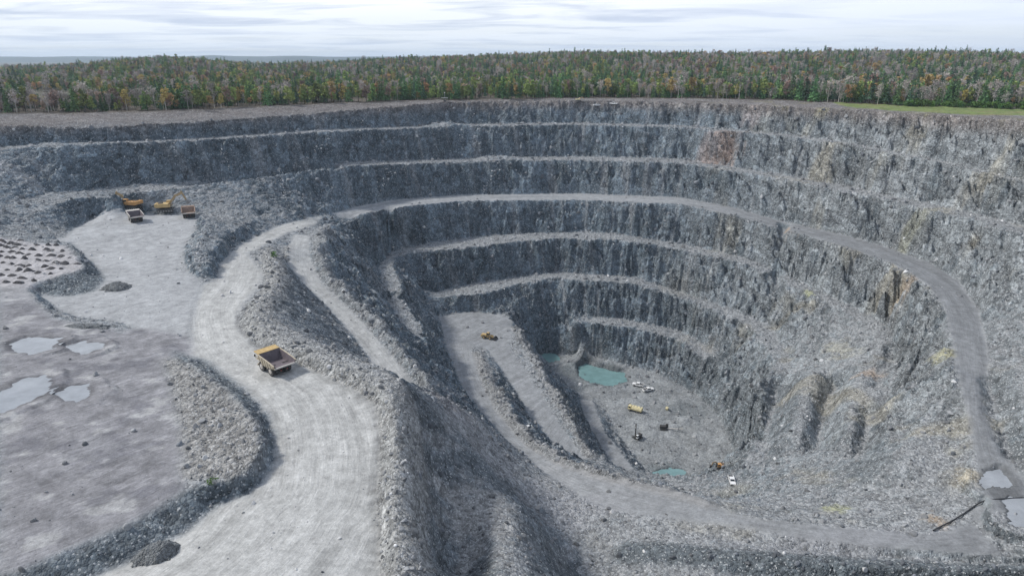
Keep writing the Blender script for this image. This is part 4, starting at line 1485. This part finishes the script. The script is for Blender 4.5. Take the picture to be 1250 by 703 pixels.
PAINT = lambda n, c, r=.55, v=.22, sc=1.3: plain(n, c, r, v, sc)
M_CREAM = PAINT('dusty_cream_paint', (0.46, 0.40, 0.30), .7)
M_YEL = PAINT('faded_yellow_paint', (0.47, 0.335, 0.15), .7)
M_ORANGE = PAINT('orange_paint', (0.46, 0.25, 0.09), .65)
M_PALE = PAINT('dusty_pale_steel', (0.50, 0.47, 0.43), .7)
M_PLUM = PAINT('worn_dark_steel', (0.115, 0.095, 0.105), .75, .3)
M_BROWN = PAINT('dusty_brown_paint', (0.23, 0.16, 0.12), .75, .3)
M_DARK = PAINT('greasy_dark_steel', (0.05, 0.048, 0.046), .7)
M_TYRE = PAINT('dusty_tyre_rubber', (0.075, 0.072, 0.07), .9)
M_WHITE = PAINT('white_paint', (0.72, 0.72, 0.71), .4, .06)
M_BUFF = PAINT('pale_yellow_paint', (0.62, 0.55, 0.33), .6)
M_DUSTY = PAINT('dusty_ochre_paint', (0.36, 0.26, 0.14), .75, .3)
M_GLASS = plain('dark_glass', (0.02, 0.025, 0.03), .08)
M_LAMP = plain('lamp_lens', (0.7, 0.68, 0.6), .2)
M_TAIL = plain('red_lens', (0.35, 0.02, 0.02), .3)
M_STEEL = plain('bare_steel', (0.30, 0.30, 0.30), .45, .2, 2, .6)


def thing(name, label, cat, p, head, group=None, tilt=None):
    """an Empty at a machine's base; head = direction of its front on the map"""
    o = bpy.data.objects.new(name, None)
    o.empty_display_size = 1
    COL.objects.link(o)
    o.location = p
    o.rotation_euler = (tilt[0] if tilt else 0, tilt[1] if tilt else 0, math.atan2(head[1], head[0]) - math.pi / 2)
    return tag(o, label, cat, group)


def wheel(parent, x, y, r, w, rim, name='wheel'):
    b = MB()
    s = 1 if x > 0 else -1
    b.cyl((x - w / 2, y, r), (x + w / 2, y, r), r * .94, 24)
    for k in range(22):                                  # tread lugs
        a = 2 * math.pi * k / 22
        b.box((x, y + math.cos(a) * r * .95, r + math.sin(a) * r * .95), (w * .96, r * .13, r * .10), Matrix.Rotation(a - math.pi / 2, 4, 'X'), 0)
    o = b.build(name, M_TYRE, parent)
    m = MB()
    m.cyl((x + s * w * .50, y, r), (x + s * w * .56, y, r), r * .52, 16)
    m.cyl((x + s * w * .54, y, r), (x + s * w * .68, y, r), r * .22, 10)
    m.build('rim', rim, o)
    return o


def haul_truck(label, p, head, paint, edge, inner, group='haul trucks working in the pit'):
    t = thing('haul_truck', label, 'truck', p, head, group)
    b = MB()
    for x in (-.75, .75): b.box((x, -.2, 1.55), (.42, 8.6, .75))
    b.box((0, -2.1, 1.35), (2.2, 1.1, 1.0)); b.box((0, 2.6, 1.35), (3.2, .7, .6))
    b.cyl((-1.6, -2.1, 1.35), (1.6, -2.1, 1.35), .5, 12)
    b.build('chassis', M_DARK, t)
    b = MB()
    b.box((0, 4.05, 2.05), (2.6, 1.5, 1.9), bev=.1)
    b.box((0, 4.86, 1.15), (5.2, .35, .55))
    b.build('hood', paint, t)
    b = MB()
    for k in range(7): b.box((0, 4.84, 1.62 + .18 * k), (2.1, .05, .07), bev=0)
    b.build('grille', M_DARK, t)
    b = MB()
    b.box((0, 3.9, 3.06), (5.9, 1.9, .14))
    b.build('deck', paint, t)
    b = MB()
    b.box((-1.55, 3.75, 3.95), (1.75, 1.65, 1.62), bev=.09, taper=(.93, .9))
    cab_o = b.build('cab', paint, t)
    b = MB()
    b.box((-1.55, 4.52, 4.12), (1.4, .12, .8), bev=0)
    b.box((-2.39, 3.75, 4.12), (.12, 1.2, .75), bev=0); b.box((-.72, 3.75, 4.12), (.12, 1.2, .75), bev=0)
    b.build('window', M_GLASS, cab_o)
    b = MB()
    for x in (-2.9, 2.9):
        for y in (3.05, 4.0, 4.8): b.bar((x, y, 3.1), (x, y, 4.05), .06)
        for z in (3.6, 4.05): b.bar((x, 3.05, z), (x, 4.8, z), .06)
    for x in (-2.9, -1.5, 0, 1.5, 2.9): b.bar((x, 4.8, 3.1), (x, 4.8, 4.05), .06)
    for z in (3.6, 4.05): b.bar((-2.9, 4.8, z), (2.9, 4.8, z), .06)
    b.build('handrail', paint, t)
    b = MB()
    for x in (-2.0, -1.6): b.bar((x, 4.98, .7), (x, 4.98, 3.0), .06)
    for k in range(8): b.bar((-2.0, 4.98, .8 + .29 * k), (-1.6, 4.98, .8 + .29 * k), .05)
    b.build('ladder', paint, t)
    for x in (-1.9, 1.9):
        b = MB(); b.cyl((x, 5.0, 1.5), (x, 5.1, 1.5), .2, 12); b.build('headlight', M_LAMP, t)
    for x in (-3.1, 3.1):
        b = MB(); b.bar((x * .95, 4.7, 3.6), (x, 4.75, 3.7), .07); b.box((x, 4.75, 4.05), (.38, .08, .7), bev=.02); b.build('mirror', M_DARK, t)
    b = MB(); b.cyl((2.0, .6, 1.5), (2.0, -.9, 1.5), .48, 14); b.build('fuel_tank', paint, t)
    b = MB(); b.cyl((-1.9, .7, 1.5), (-1.9, -.5, 1.5), .4, 14); b.build('hydraulic_tank', paint, t)
    # dump body: floor, sides with ribs, sloped headboard and canopy over the cab
    Wd, Wt = 2.75, 3.05
    fl = [(-5.2, 2.95), (-3.2, 2.45), (1.6, 2.15)]
    top = [(-5.25, 3.75), (-3.2, 4.15), (2.2, 4.75)]
    b = MB()
    q = [((-Wd, a[0], a[1]), (Wd, a[0], a[1]), (Wd, c[0], c[1]), (-Wd, c[0], c[1])) for a, c in zip(fl[:-1], fl[1:])]
    b.sheet(q, .16)
    b.sheet([((-Wd, 1.6, 2.15), (Wd, 1.6, 2.15), (Wt, 2.75, 4.85), (-Wt, 2.75, 4.85))], .14)
    for s in (-1, 1):
        for i in range(2):
            a, c, d, e = fl[i], fl[i + 1], top[i + 1], top[i]
            v = [(s * Wd, a[0], a[1]), (s * Wd, c[0], c[1]), (s * Wt, d[0], d[1]), (s * Wt, e[0], e[1])]
            b.sheet([v if s < 0 else v[::-1]], .13)
        v = [(s * Wd, 1.6, 2.15), (s * Wt, 2.75, 4.85), (s * Wt, 2.2, 4.75), (s * Wd, 1.2, 2.2)]
        b.sheet([v if s < 0 else v[::-1]], .13)
    body = b.build('dump_body', inner, t)
    b = MB()
    for s in (-1, 1):                                    # outside skin and ribs
        for i in range(2):
            a, c, d, e = fl[i], fl[i + 1], top[i + 1], top[i]
            off = .17
            v = [(s * (Wd + off), a[0], a[1]), (s * (Wd + off), c[0], c[1]), (s * (Wt + off), d[0], d[1]), (s * (Wt + off), e[0], e[1])]
            b.sheet([v if s > 0 else v[::-1]], .04)
        for y in (-4.4, -3.0, -1.7, -.4, .9):
            z0 = np.interp(y, [f[0] for f in fl], [f[1] for f in fl]); z1 = np.interp(y, [f[0] for f in top], [f[1] for f in top])
            b.bar((s * (Wd + .24), y, z0 - .1), (s * (Wt + .24), y, z1), .16, .22)
        b.bar((s * (Wt + .16), top[0][0], top[0][1]), (s * (Wt + .16), top[1][0], top[1][1]), .26, .2)
        b.bar((s * (Wt + .16), top[1][0], top[1][1]), (s * (Wt + .16), 2.75, 4.85), .26, .2)
    for y in (-4.2, -2.6, -1.0, .6):
        z0 = np.interp(y, [f[0] for f in fl], [f[1] for f in fl])
        b.box((0, y, z0 - .16), (5.6, .3, .28), bev=0)
    b.build('body_shell', paint, t)
    b = MB()
    b.sheet([((-Wt, 2.75, 4.85), (Wt, 2.75, 4.85), (Wt, 5.0, 5.05), (-Wt, 5.0, 5.05))], .12)
    b.bar((-Wt, 5.0, 5.1), (Wt, 5.0, 5.1), .22); b.bar((-Wt, 2.75, 4.92), (Wt, 2.75, 4.92), .24)
    for x in (-2, -.7, .7, 2): b.bar((x, 2.8, 5.0), (x, 4.95, 5.16), .12)
    for s in (-1, 1): b.bar((s * Wt, 2.75, 4.9), (s * Wt, 5.0, 5.1), .2)
    b.build('canopy', edge, t)
    b = MB()
    b.bar((-Wd - .25, -5.22, 2.98), (Wd + .25, -5.22, 2.98), .3, .34)
    b.build('tail_edge', M_PALE, t)
    for x in (-2.3, 2.3): wheel(t, x, 2.55, 1.32, .85, M_DARK if paint is M_BROWN else M_PALE)
    for x in (-2.35, -1.4, 1.4, 2.35): wheel(t, x, -2.1, 1.32, .8, M_DARK if paint is M_BROWN else M_PALE)
    t.scale = (.93,) * 3
    for x in (-.9, .9):
        b = MB(); b.box((x, -4.55, 1.75), (.3, .1, .18), bev=0); b.build('taillight', M_TAIL, t)
    return t


def track(parent, x, L_, r, w):
    b = MB()
    pr = [(L_ / 2 - r + r * math.cos(a), r + r * math.sin(a)) for a in np.linspace(math.pi / 2, -math.pi / 2, 7)] + \
         [(-L_ / 2 + r - r * math.cos(a), r - r * math.sin(a)) for a in np.linspace(math.pi / 2, -math.pi / 2, 7)]
    b.prism(pr, x - w / 2, x + w / 2)
    n = 14
    for k in range(n):
        y = -L_ / 2 + r + (L_ - 2 * r) * k / (n - 1)
        for z in (2 * r + .02, .02): b.box((x, y, z), (w * 1.02, .12, .08), bev=0)
    o = b.build('track', M_DARK, parent)
    m = MB()
    for k in range(6):
        y = -L_ / 2 + r + (L_ - 2 * r) * k / 5
        for s in (-1, 1): m.cyl((x + s * w * .5, y, r * .75), (x + s * w * .53, y, r * .75), r * .45, 10)
    m.build('roller', M_STEEL, o)


def excavator(label, p, head, house_head, s, paint, boom, cat='excavator', group=None, bucket_mat=None):
    """boom: (foot y z), knee, arm end, bucket angle - in the plane of the house"""
    t = thing('excavator', label, cat, p, house_head, group)
    t.scale = (s, s, s)
    b = MB()
    b.box((0, 0, .95), (2.2, 3.0, .5)); b.cyl((0, 0, 1.1), (0, 0, 1.5), .95, 20)
    b.build('undercarriage', M_DARK, t)
    for x in (-1.55, 1.55): track(t, x, 5.0, .52, .75)
    b = MB()
    b.box((0, -.55, 2.15), (3.5, 3.6, 1.25), bev=.12)
    b.box((.95, .9, 1.95), (1.4, 1.5, .85), bev=.08)
    b.build('house', paint, t)
    b = MB()
    b.prism([(-2.3, 1.55), (-3.0, 1.75), (-3.0, 2.75), (-2.3, 2.8)], -1.72, 1.72)
    b.build('counterweight', paint, t)
    b = MB()
    b.box((.4, -1.3, 2.86), (1.5, 1.4, .16)); b.cyl((1.0, -.6, 2.75), (1.0, -.6, 3.35), .1, 8)
    for x in (-1.7, 1.7):
        for y in (-2.2, -1.2, -.2): b.bar((x, y, 2.75), (x, y, 3.3), .05)
        b.bar((x, -2.2, 3.3), (x, -.2, 3.3), .05)
    b.build('engine_cover', M_DARK, t)
    b = MB()
    b.box((-1.15, 1.05, 2.55), (1.1, 1.7, 1.85), bev=.1, taper=(.92, .85))
    c = b.build('cab', paint, t)
    b = MB()
    b.box((-1.15, 1.87, 2.75), (.9, .1, 1.1), Matrix.Rotation(.13, 4, 'X'), 0); b.box((-1.68, 1.05, 2.85), (.08, 1.15, .8), bev=0)
    b.build('window', M_GLASS, c)
    (fy, fz), (ky, kz), (ty, tz), (ey, ez), ba = boom
    b = MB()
    b.bar((0, fy, fz), (0, ky, kz), .5, .72); b.bar((0, ky, kz), (0, ty, tz), .46, .6); b.cyl((-.3, ky, kz), (.3, ky, kz), .4, 12)
    b.build('boom', M_DUSTY, t)
    b = MB()
    for x in (-.42, .42): b.cyl((x, fy + .5, fz - .3), (x, fy + .3 * (ky - fy) + .7, fz + .45 * (kz - fz)), .12, 8)
    b.cyl((0, ky - .3, kz + .45), (0, ty - .2, tz + .55), .12, 8)
    b.build('hydraulic_ram', M_STEEL, t)
    b = MB()
    d = Vector((0, ey - ty, ez - tz)).normalized()
    b.bar(Vector((0, ty, tz)) - d * .7, (0, ey, ez), .4, .5)
    b.build('arm', M_DUSTY, t)
    b = MB()
    R = Matrix.Rotation(ba, 4, 'X')
    pts = [(0, 0), (.55, -.05), (1.05, -.55), (1.0, -1.15), (.55, -1.45), (-.2, -1.5), (-.2, -1.36), (.45, -1.3), (.82, -1.02), (.86, -.6), (.45, -.2), (0, -.15)]
    rp = []
    for y, z in pts:
        v = R @ Vector((0, y, z)); rp.append((ey + v.y, ez + v.z))
    b.prism(rp, -.75, .75)
    side = [rp[0], rp[1], rp[2], rp[3], rp[4], rp[5]]
    for x in (-.8, .75): b.prism(side, x, x + .05)
    bk = b.build('bucket', bucket_mat or M_STEEL, t)
    b = MB()
    v5 = Vector((0, rp[5][0], rp[5][1]))
    tip = R @ Vector((0, -.28, -.02))
    for x in (-.6, -.3, 0, .3, .6): b.bar(v5 + Vector((x, 0, 0)), v5 + tip + Vector((x, 0, 0)), .12, .1)
    b.build('teeth', M_STEEL, bk)
    return t


def pickup(label, p, head, group, s=1.0, paint=None):
    paint = paint or M_WHITE
    t = thing('pickup_truck', label, 'pickup', p, head, group)
    t.scale = (s, s, s)
    b = MB()
    b.prism([(-2.7, .5), (2.75, .5), (2.8, 1.0), (1.3, 1.15), (1.3, 1.15), (-2.7, 1.12)], -.95, .95)
    b.build('body', paint, t)
    b = MB()
    b.prism([(1.35, 1.12), (.75, 1.78), (-.75, 1.82), (-1.0, 1.12)], -.86, .86)
    c = b.build('cab', paint, t)
    b = MB()
    b.sheet([((-.75, 1.30, 1.2), (.75, 1.30, 1.2), (.7, .82, 1.72), (-.7, .82, 1.72))], .05)
    for x in (-.875, .865): b.prism([(1.05, 1.2), (.7, 1.7), (-.65, 1.72), (-.8, 1.2)], x, x + .012)
    b.sheet([((.7, -.98, 1.25), (-.7, -.98, 1.25), (-.66, -.8, 1.72), (.66, -.8, 1.72))], .03)
    b.build('window', M_GLASS, c)
    b = MB()
    b.box((0, -1.85, 1.135), (1.6, 1.6, .03), bev=0)
    b.build('bed_liner', M_DARK, t)
    b = MB()
    for x in (-.92, .92): b.box((x, -1.85, 1.22), (.1, 1.7, .2), bev=0)
    b.box((0, -2.68, 1.0), (1.8, .08, .6), bev=0)
    b.build('bed_side', paint, t)
    for x in (-.85, .85):
        for y in (1.75, -1.75): wheel(t, x, y, .42, .28, M_STEEL)
    for x in (-.7, .7):
        b = MB(); b.box((x, 2.78, .85), (.35, .06, .18), bev=0); b.build('headlight', M_LAMP, t)
    b = MB(); b.box((0, 2.82, .55), (1.8, .16, .25)); b.build('bumper', M_DARK, t)
    return t


# ------------------------------------------------------------------ the machines
haul_truck('cream haul truck with yellow canopy driving away empty on the wide haul road', ground(337, 452), (-.74, .67), M_CREAM, M_YEL, M_PLUM)
haul_truck('pale dusty haul truck parked tail out below the orange excavator', ground(166, 270), (-.62, .78), M_PALE, M_PALE, M_PLUM)
haul_truck('brown dusty haul truck being loaded beside the bucket of the yellow excavator', ground(231, 265), (-.42, .9), M_BROWN, M_BROWN, M_BROWN)
excavator('orange excavator on the muck pile with its boom raised to the left', ground(162, 255), None, (-.95, .2), 1.5, M_ORANGE, ((1.2, 2.2), (3.6, 4.4), (5.2, 5.0), (6.2, 3.4), .3), group='excavators loading on the upper pad')
excavator('yellow excavator reaching right over the brown haul truck', ground(203, 258), None, (.95, .25), 1.5, M_YEL, ((1.2, 2.2), (3.4, 5.0), (5.6, 5.9), (6.6, 3.6), .2), group='excavators loading on the upper pad')
excavator('small orange excavator with dark bucket digging at the lowest corner of the pit', ground(879, 571), None, (-.95, .1), .62, M_ORANGE, ((1.2, 2.2), (3.2, 4.2), (4.6, 3.4), (5.0, 1.6), .4), bucket_mat=M_DARK)
excavator('small orange and white excavator on the far rim in front of the trees', ground(706, 124), None, (.9, -.2), .75, M_BUFF, ((1.2, 2.2), (3.2, 4.2), (4.6, 3.6), (5.2, 1.9), .2))

# wheel loader on the lower pad
t = thing('wheel_loader', 'yellow wheel loader with black bucket on the lower ramp landing', 'loader', ground(596, 413), (.93, -.36))
b = MB(); b.box((0, -2.2, 1.75), (1.9, 3.0, 1.3), bev=.12, taper=(.9, .95)); b.box((0, -3.7, 1.35), (2.1, .5, .9), bev=.08); b.build('engine_hood', M_YEL, t)
b = MB(); b.box((0, -1.6, 1.0), (1.5, 4.2, .5)); b.box((0, 1.4, 1.05), (1.4, 2.4, .8)); b.build('frame', M_YEL, t)
b = MB(); b.box((0, .0, 2.55), (1.6, 1.6, 1.7), bev=.08, taper=(.92, .88)); c = b.build('cab', M_YEL, t)
b = MB(); b.box((0, .76, 2.7), (1.3, .1, 1.0), bev=0); b.box((0, -.76, 2.7), (1.3, .1, 1.0), bev=0)
for x in (-.78, .78): b.box((x, 0, 2.7), (.08, 1.2, 1.0), bev=0)
b.build('window', M_GLASS, c)
b = MB()
for x in (-.65, .65): b.bar((x, 1.0, 1.9), (x, 2.8, 1.5), .3, .35); b.bar((x, 2.8, 1.5), (x, 3.7, .75), .28, .3)
b.build('lift_arm', M_YEL, t)
b = MB(); b.prism([(3.5, 1.5), (3.6, .3), (4.9, .12), (5.0, .2), (3.85, .45), (3.75, 1.5)], -1.75, 1.75)
for x in (-1.75, 1.67): b.prism([(3.5, 1.5), (3.6, .3), (4.9, .12), (4.4, 1.0)], x, x + .08)
b.build('bucket', M_DARK, t)
for x in (-1.25, 1.25):
    for y in (1.5, -1.9): wheel(t, x, y, .88, .7, M_YEL)

# vehicles on the pit floor
pickup('white pickup behind another white pickup beside the green pond', ground(779, 471), (-.9, .45), 'white pickups parked by the pond', 1.15)
pickup('nearer white pickup of the pair parked beside the green pond', ground(791, 477), (.92, .35), 'white pickups parked by the pond', 1.15)
pickup('lone white pickup at the foot of the right wall near the small orange excavator', ground(893, 588), (-.1, -1), None, .95)
pickup('white pickup on the far rim, nearer the small excavator', ground(729, 130), (1, .1), 'white pickups on the far rim', 1.15)
pickup('white pickup on the far rim, right of the other one', ground(749, 128), (.8, -.5), 'white pickups on the far rim', 1.05)

t = thing('service_truck', 'pale yellow tank truck standing in the middle of the pit floor', 'truck', ground(775, 502), (-.8, .5))
b = MB(); b.box((0, -.2, .95), (1.2, 7.4, .35)); b.build('chassis', M_DARK, t)
b = MB(); b.box((0, 2.7, 1.95), (2.4, 1.7, 1.9), bev=.12, taper=(.95, .85)); c = b.build('cab', M_BUFF, t)
b = MB(); b.box((0, 3.5, 2.25), (2.0, .1, .8), Matrix.Rotation(.14, 4, 'X'), 0)
for x in (-1.17, 1.17): b.box((x, 2.7, 2.3), (.06, 1.0, .7), bev=0)
b.build('window', M_GLASS, c)
b = MB(); b.prism([(-1.25, 1.2), (1.25, 1.2), (1.35, 2.0), (1.05, 2.9), (-1.05, 2.9), (-1.35, 2.0)], -3.8, 1.6, 'y'); b.box((0, -1.2, 2.98), (.9, 3.4, .12)); tk = b.build('tank', M_BUFF, t)
b = MB()
for y in (-2.8, -1.1, .6): b.cyl((0, y, 3.0), (0, y, 3.18), .32, 12)
b.build('hatch', M_STEEL, tk)
for x in (-1.05, 1.05):
    for y in (2.5, -1.6, -2.9): wheel(t, x, y, .55, .42, M_STEEL)

def drill_rig(label, p, head, mast_to, cabmat, s=1.0):
    t = thing('drill_rig', label, 'drill rig', p, head)
    t.scale = (s, s, s)
    for x in (-1.1, 1.1): track(t, x, 3.8, .42, .5)
    b = MB(); b.box((0, -.4, 1.55), (2.0, 3.0, 1.2), bev=.1); b.box((0, 0, .9), (1.7, 2.4, .35)); b.build('engine_house', M_DARK, t)
    b = MB(); b.box((-.55, 1.5, 1.95), (1.1, 1.2, 1.7), bev=.08, taper=(.92, .9)); c = b.build('cab', cabmat, t)
    b = MB(); b.box((-.55, 2.08, 2.15), (.85, .08, .9), bev=0); b.box((-1.1, 1.5, 2.2), (.06, .8, .8), bev=0); b.build('window', M_GLASS, c)
    b = MB(); a, e = Vector((.55, 1.7, 1.0)), Vector(mast_to)
    for dx in (-.2, .2): b.bar(a + Vector((dx, 0, 0)), e + Vector((dx, 0, 0)), .14)
    for k in range(9):
        q = a.lerp(e, k / 8); b.bar(q + Vector((-.2, 0, 0)), q + Vector((.2, 0, 0)), .1)
    b.bar(a.lerp(e, .1), a.lerp(e, .95), .16)
    m = b.build('mast', M_DARK if cabmat is M_WHITE else M_PALE, t)
    b = MB(); b.box(a.lerp(e, .7), (.5, .5, .6)); b.build('drill_head', M_STEEL, m)
    return t


drill_rig('drill rig with white cab and tall dark upright mast on the pit floor', ground(779, 535), (-.7, -.7), (.55, 1.75, 8.6), M_WHITE)
drill_rig('dark drill rig with long pale mast folded forward on the pit floor', ground(810, 524), (.97, -.15), (.55, 9.2, 1.5), M_DARK, 1.0)
t = thing('light_tower', 'small trailer light tower right of the pale yellow tank truck', 'light tower', ground(814, 500), (.3, 1))
b = MB(); b.box((0, 0, .85), (1.3, 2.2, .9)); b.bar((0, 1.1, .55), (0, 2.2, .5), .1); b.build('trailer', M_BUFF, t)
b = MB(); b.bar((0, -.6, 1.2), (0, -.6, 4.6), .14); m = b.build('mast', M_STEEL, t)
b = MB()
for x in (-.5, .5): b.box((x, -.6, 4.7), (.6, .3, .45))
b.build('lamp', M_LAMP, m)
for x in (-.75, .75): wheel(t, x, 0, .36, .22, M_STEEL)
t = thing('solar_tower', 'solar light tower with white panel roof on top of the rim heap', 'light tower', ground(543, 124.5), (0, -1))
b = MB(); b.box((0, 0, .7), (1.4, 2.4, .8)); b.build('trailer', M_DARK, t)
b = MB(); b.bar((0, 0, 1.0), (0, 0, 6.4), .22); m = b.build('mast', M_STEEL, t)
b = MB(); b.box((0, 0, 6.5), (.9, .3, .5)); b.build('lamp', M_LAMP, m)
b = MB(); b.box((0, .2, 2.7), (4.6, 2.2, .16), Matrix.Rotation(.25, 4, 'X')); b.build('panel', M_WHITE, t)
for x in (-.8, .8): wheel(t, x, 0, .38, .22, M_STEEL)

# ------------------------------------------------------------------ pipe, heaps, drill cuttings, shrubs
pl = [ground(px, py) for px, py in ((1139, 648), (1150, 642), (1163, 636), (1180, 625), (1198, 612), (1212, 610), (1232, 609), (1250, 608))]
pl = [q + Vector((0, 0, .22)) for q in pl] + [pl[-1] + Vector((12, 1, .4))]
cu = bpy.data.curves.new('drain_pipe', 'CURVE')
cu.dimensions = '3D'
sp = cu.splines.new('NURBS')
sp.points.add(len(pl) - 1)
for q, v in zip(sp.points, pl): q.co = (v.x, v.y, v.z, 1)
sp.use_endpoint_u = True
sp.order_u = 3
cu.bevel_depth = .17
cu.bevel_resolution = 2
po = bpy.data.objects.new('drain_pipe', cu)
COL.objects.link(po)
me = bpy.data.meshes.new_from_object(po.evaluated_get(bpy.context.evaluated_depsgraph_get()))
bpy.data.objects.remove(po)
tag(link('drain_pipe', me, plain('black_pipe_plastic', (0.018, 0.018, 0.02), .45)), 'long black drain pipe lying across the ramp and puddle at right', 'pipe')


def heap_mesh(name, rx, ry, h, seed):
    """a dumped heap of coarse rock: noisy mound with its own stones"""
    n = 44
    g = np.linspace(-1.25, 1.25, n)
    HX_, HY_ = np.meshgrid(g, g)
    d = np.hypot(HX_, HY_)
    base = np.clip(1 - d ** 1.6, -.35, 1)
    nz = fbm(HX_ * rx + seed * 9, HY_ * ry, 2.2, 4, .65, seed)
    z = h * base + .22 * h * nz * (d < 1.2)
    vi_ = np.arange(n * n).reshape(n, n)
    q = np.stack([vi_[:-1, :-1], vi_[:-1, 1:], vi_[1:, 1:], vi_[1:, :-1]], -1).reshape(-1, 4)
    return np_mesh(name, np.stack([HX_ * rx * (1 + .15 * nz), HY_ * ry * (1 + .15 * nz), z], -1).reshape(-1, 3), q)


def heap_mat(name, c):
    m = bpy.data.materials.new(name)
    m.use_nodes = True
    t = NT(m.node_tree)
    P = t.add('ShaderNodeNewGeometry').outputs['Position']
    v1, v2 = t.voro(P, 1.6), t.voro(P, 3.6)
    s1 = t.add('ShaderNodeSeparateColor', i_Color=v1.outputs['Color']).outputs[0]
    s2 = t.add('ShaderNodeSeparateColor', i_Color=v2.outputs['Color']).outputs[1]
    cc = t.mix(1.0, c, t.ramp(t.math('ADD', s1, s2), (0, 2, .45, 1.6)), 'MULTIPLY')
    bs = t.add('ShaderNodeBsdfPrincipled', i_Base_Color=cc, i_Roughness=.95)
    bp = t.add('ShaderNodeBump', i_Strength=.9, i_Distance=.5, i_Height=t.math('MULTIPLY', t.math('ADD', v1.outputs['Distance'], v2.outputs['Distance']), -1.0))
    t.put(bs.inputs['Normal'], bp.outputs[0])
    t.add('ShaderNodeOutputMaterial', i_Surface=bs.outputs[0])
    return m


M_HEAP = heap_mat('coarse_heap_rock', (0.16, 0.17, 0.175))
for px, py, rx, ry, h, sd, lab in ((192, 678, 3.9, 3.4, 2.6, 3, 'round dark rock heap at the edge of the haul road below the bank'),
                                   (143, 352, 5.2, 4.2, 2.6, 5, 'low dark rock heap at the end of the drilled bench on the gravel pad'),
                                   (100, 398, 7.0, 2.2, 1.1, 7, 'long low rock windrow between the gravel pad and the wet yard')):
    o = link('rock_heap', heap_mesh('rock_heap', rx, ry, h, sd), M_HEAP)
    o.location = ground(px, py) - Vector((0, 0, .3))
    tag(o, lab, 'rock heap')

cm = []
M_CUT = heap_mat('dark_drill_cuttings', (0.088, 0.084, 0.088))
for i in range(4):
    me = heap_mesh('drill_cuttings', 1.35, .95, .5, 40 + i)
    me.materials.append(M_CUT)
    cm.append(me)
c0 = W(15, 322, -38.4)
crr = random.Random(4)
for i in range(-14, 15):
    for j in range(-10, 11):
        x = c0[0] + 4.4 * i + 1.6 * j + crr.uniform(-1, 1)
        y = c0[1] + 5.2 * j - 1.2 * i + crr.uniform(-1, 1)
        if samp(M_drill, np.array([x]), np.array([y]))[0] < .99: continue
        if samp(blur(M_drill, 3, 1) if False else M_drill, np.array([x + 2.2]), np.array([y - 1.5]))[0] < .5: continue
        o = bpy.data.objects.new('drill_cuttings', crr.choice(cm))
        COL.objects.link(o)
        o.location = (x, y, hgt(x, y) - .06)
        o.rotation_euler = (0, 0, crr.uniform(-.4, .4))
        o.scale = (crr.uniform(.7, 1.45), crr.uniform(.7, 1.4), crr.uniform(1.1, 2.4))
        tag(o, 'small dark heap of drill cuttings in the grid on the drilled bench', 'drill cuttings', 'drill cuttings laid out in rows on the drilled bench')

shr = []
M_SH = plain('shrub_leaves', (0.075, 0.135, 0.035), .95, .25, 1.2, rand=.8)
for s in range(3):
    tm, cr = proto_tree('shrub', 500 + s)
    tm.materials.append(BARK['dark']); cr.materials.append(M_SH)
    shr.append((tm, cr))
srr = random.Random(9)


def shrub(p, s, label, group):
    o = bpy.data.objects.new('green_shrub', None)
    COL.objects.link(o)
    o.location = p
    o.rotation_euler = (0, 0, srr.uniform(0, 6.28))
    o.scale = (s * 1.3, s * 1.3, s)
    tag(o, label, 'shrub', group)
    tm, cr = srr.choice(shr)
    link('stem', tm, None, o); link('crown', cr, None, o)


for k in range(70):
    px = 1105 + 165 * srr.random()
    a = math.atan2((px - 625) / F_PX, CP + .26 * SP)
    r = float(np.interp(a, tb_az, tb_r)) - srr.uniform(1, 10)
    x, y = r * math.sin(a), r * math.cos(a)
    shrub((x, y, land_z(x, y) - .1), srr.uniform(1.0, 1.9), 'dense green shrub in the low belt between the grass and the forest at right', 'green shrubs in the belt before the forest')
for px, py, s, lab in ((333, 314, .9, 'small green shrub on the berm top beside the narrow haul road bend'), (257, 590, .45, 'tiny bright green plant on the dark bank beside the haul road')):
    shrub(ground(px, py), s, lab, None)
#@@END
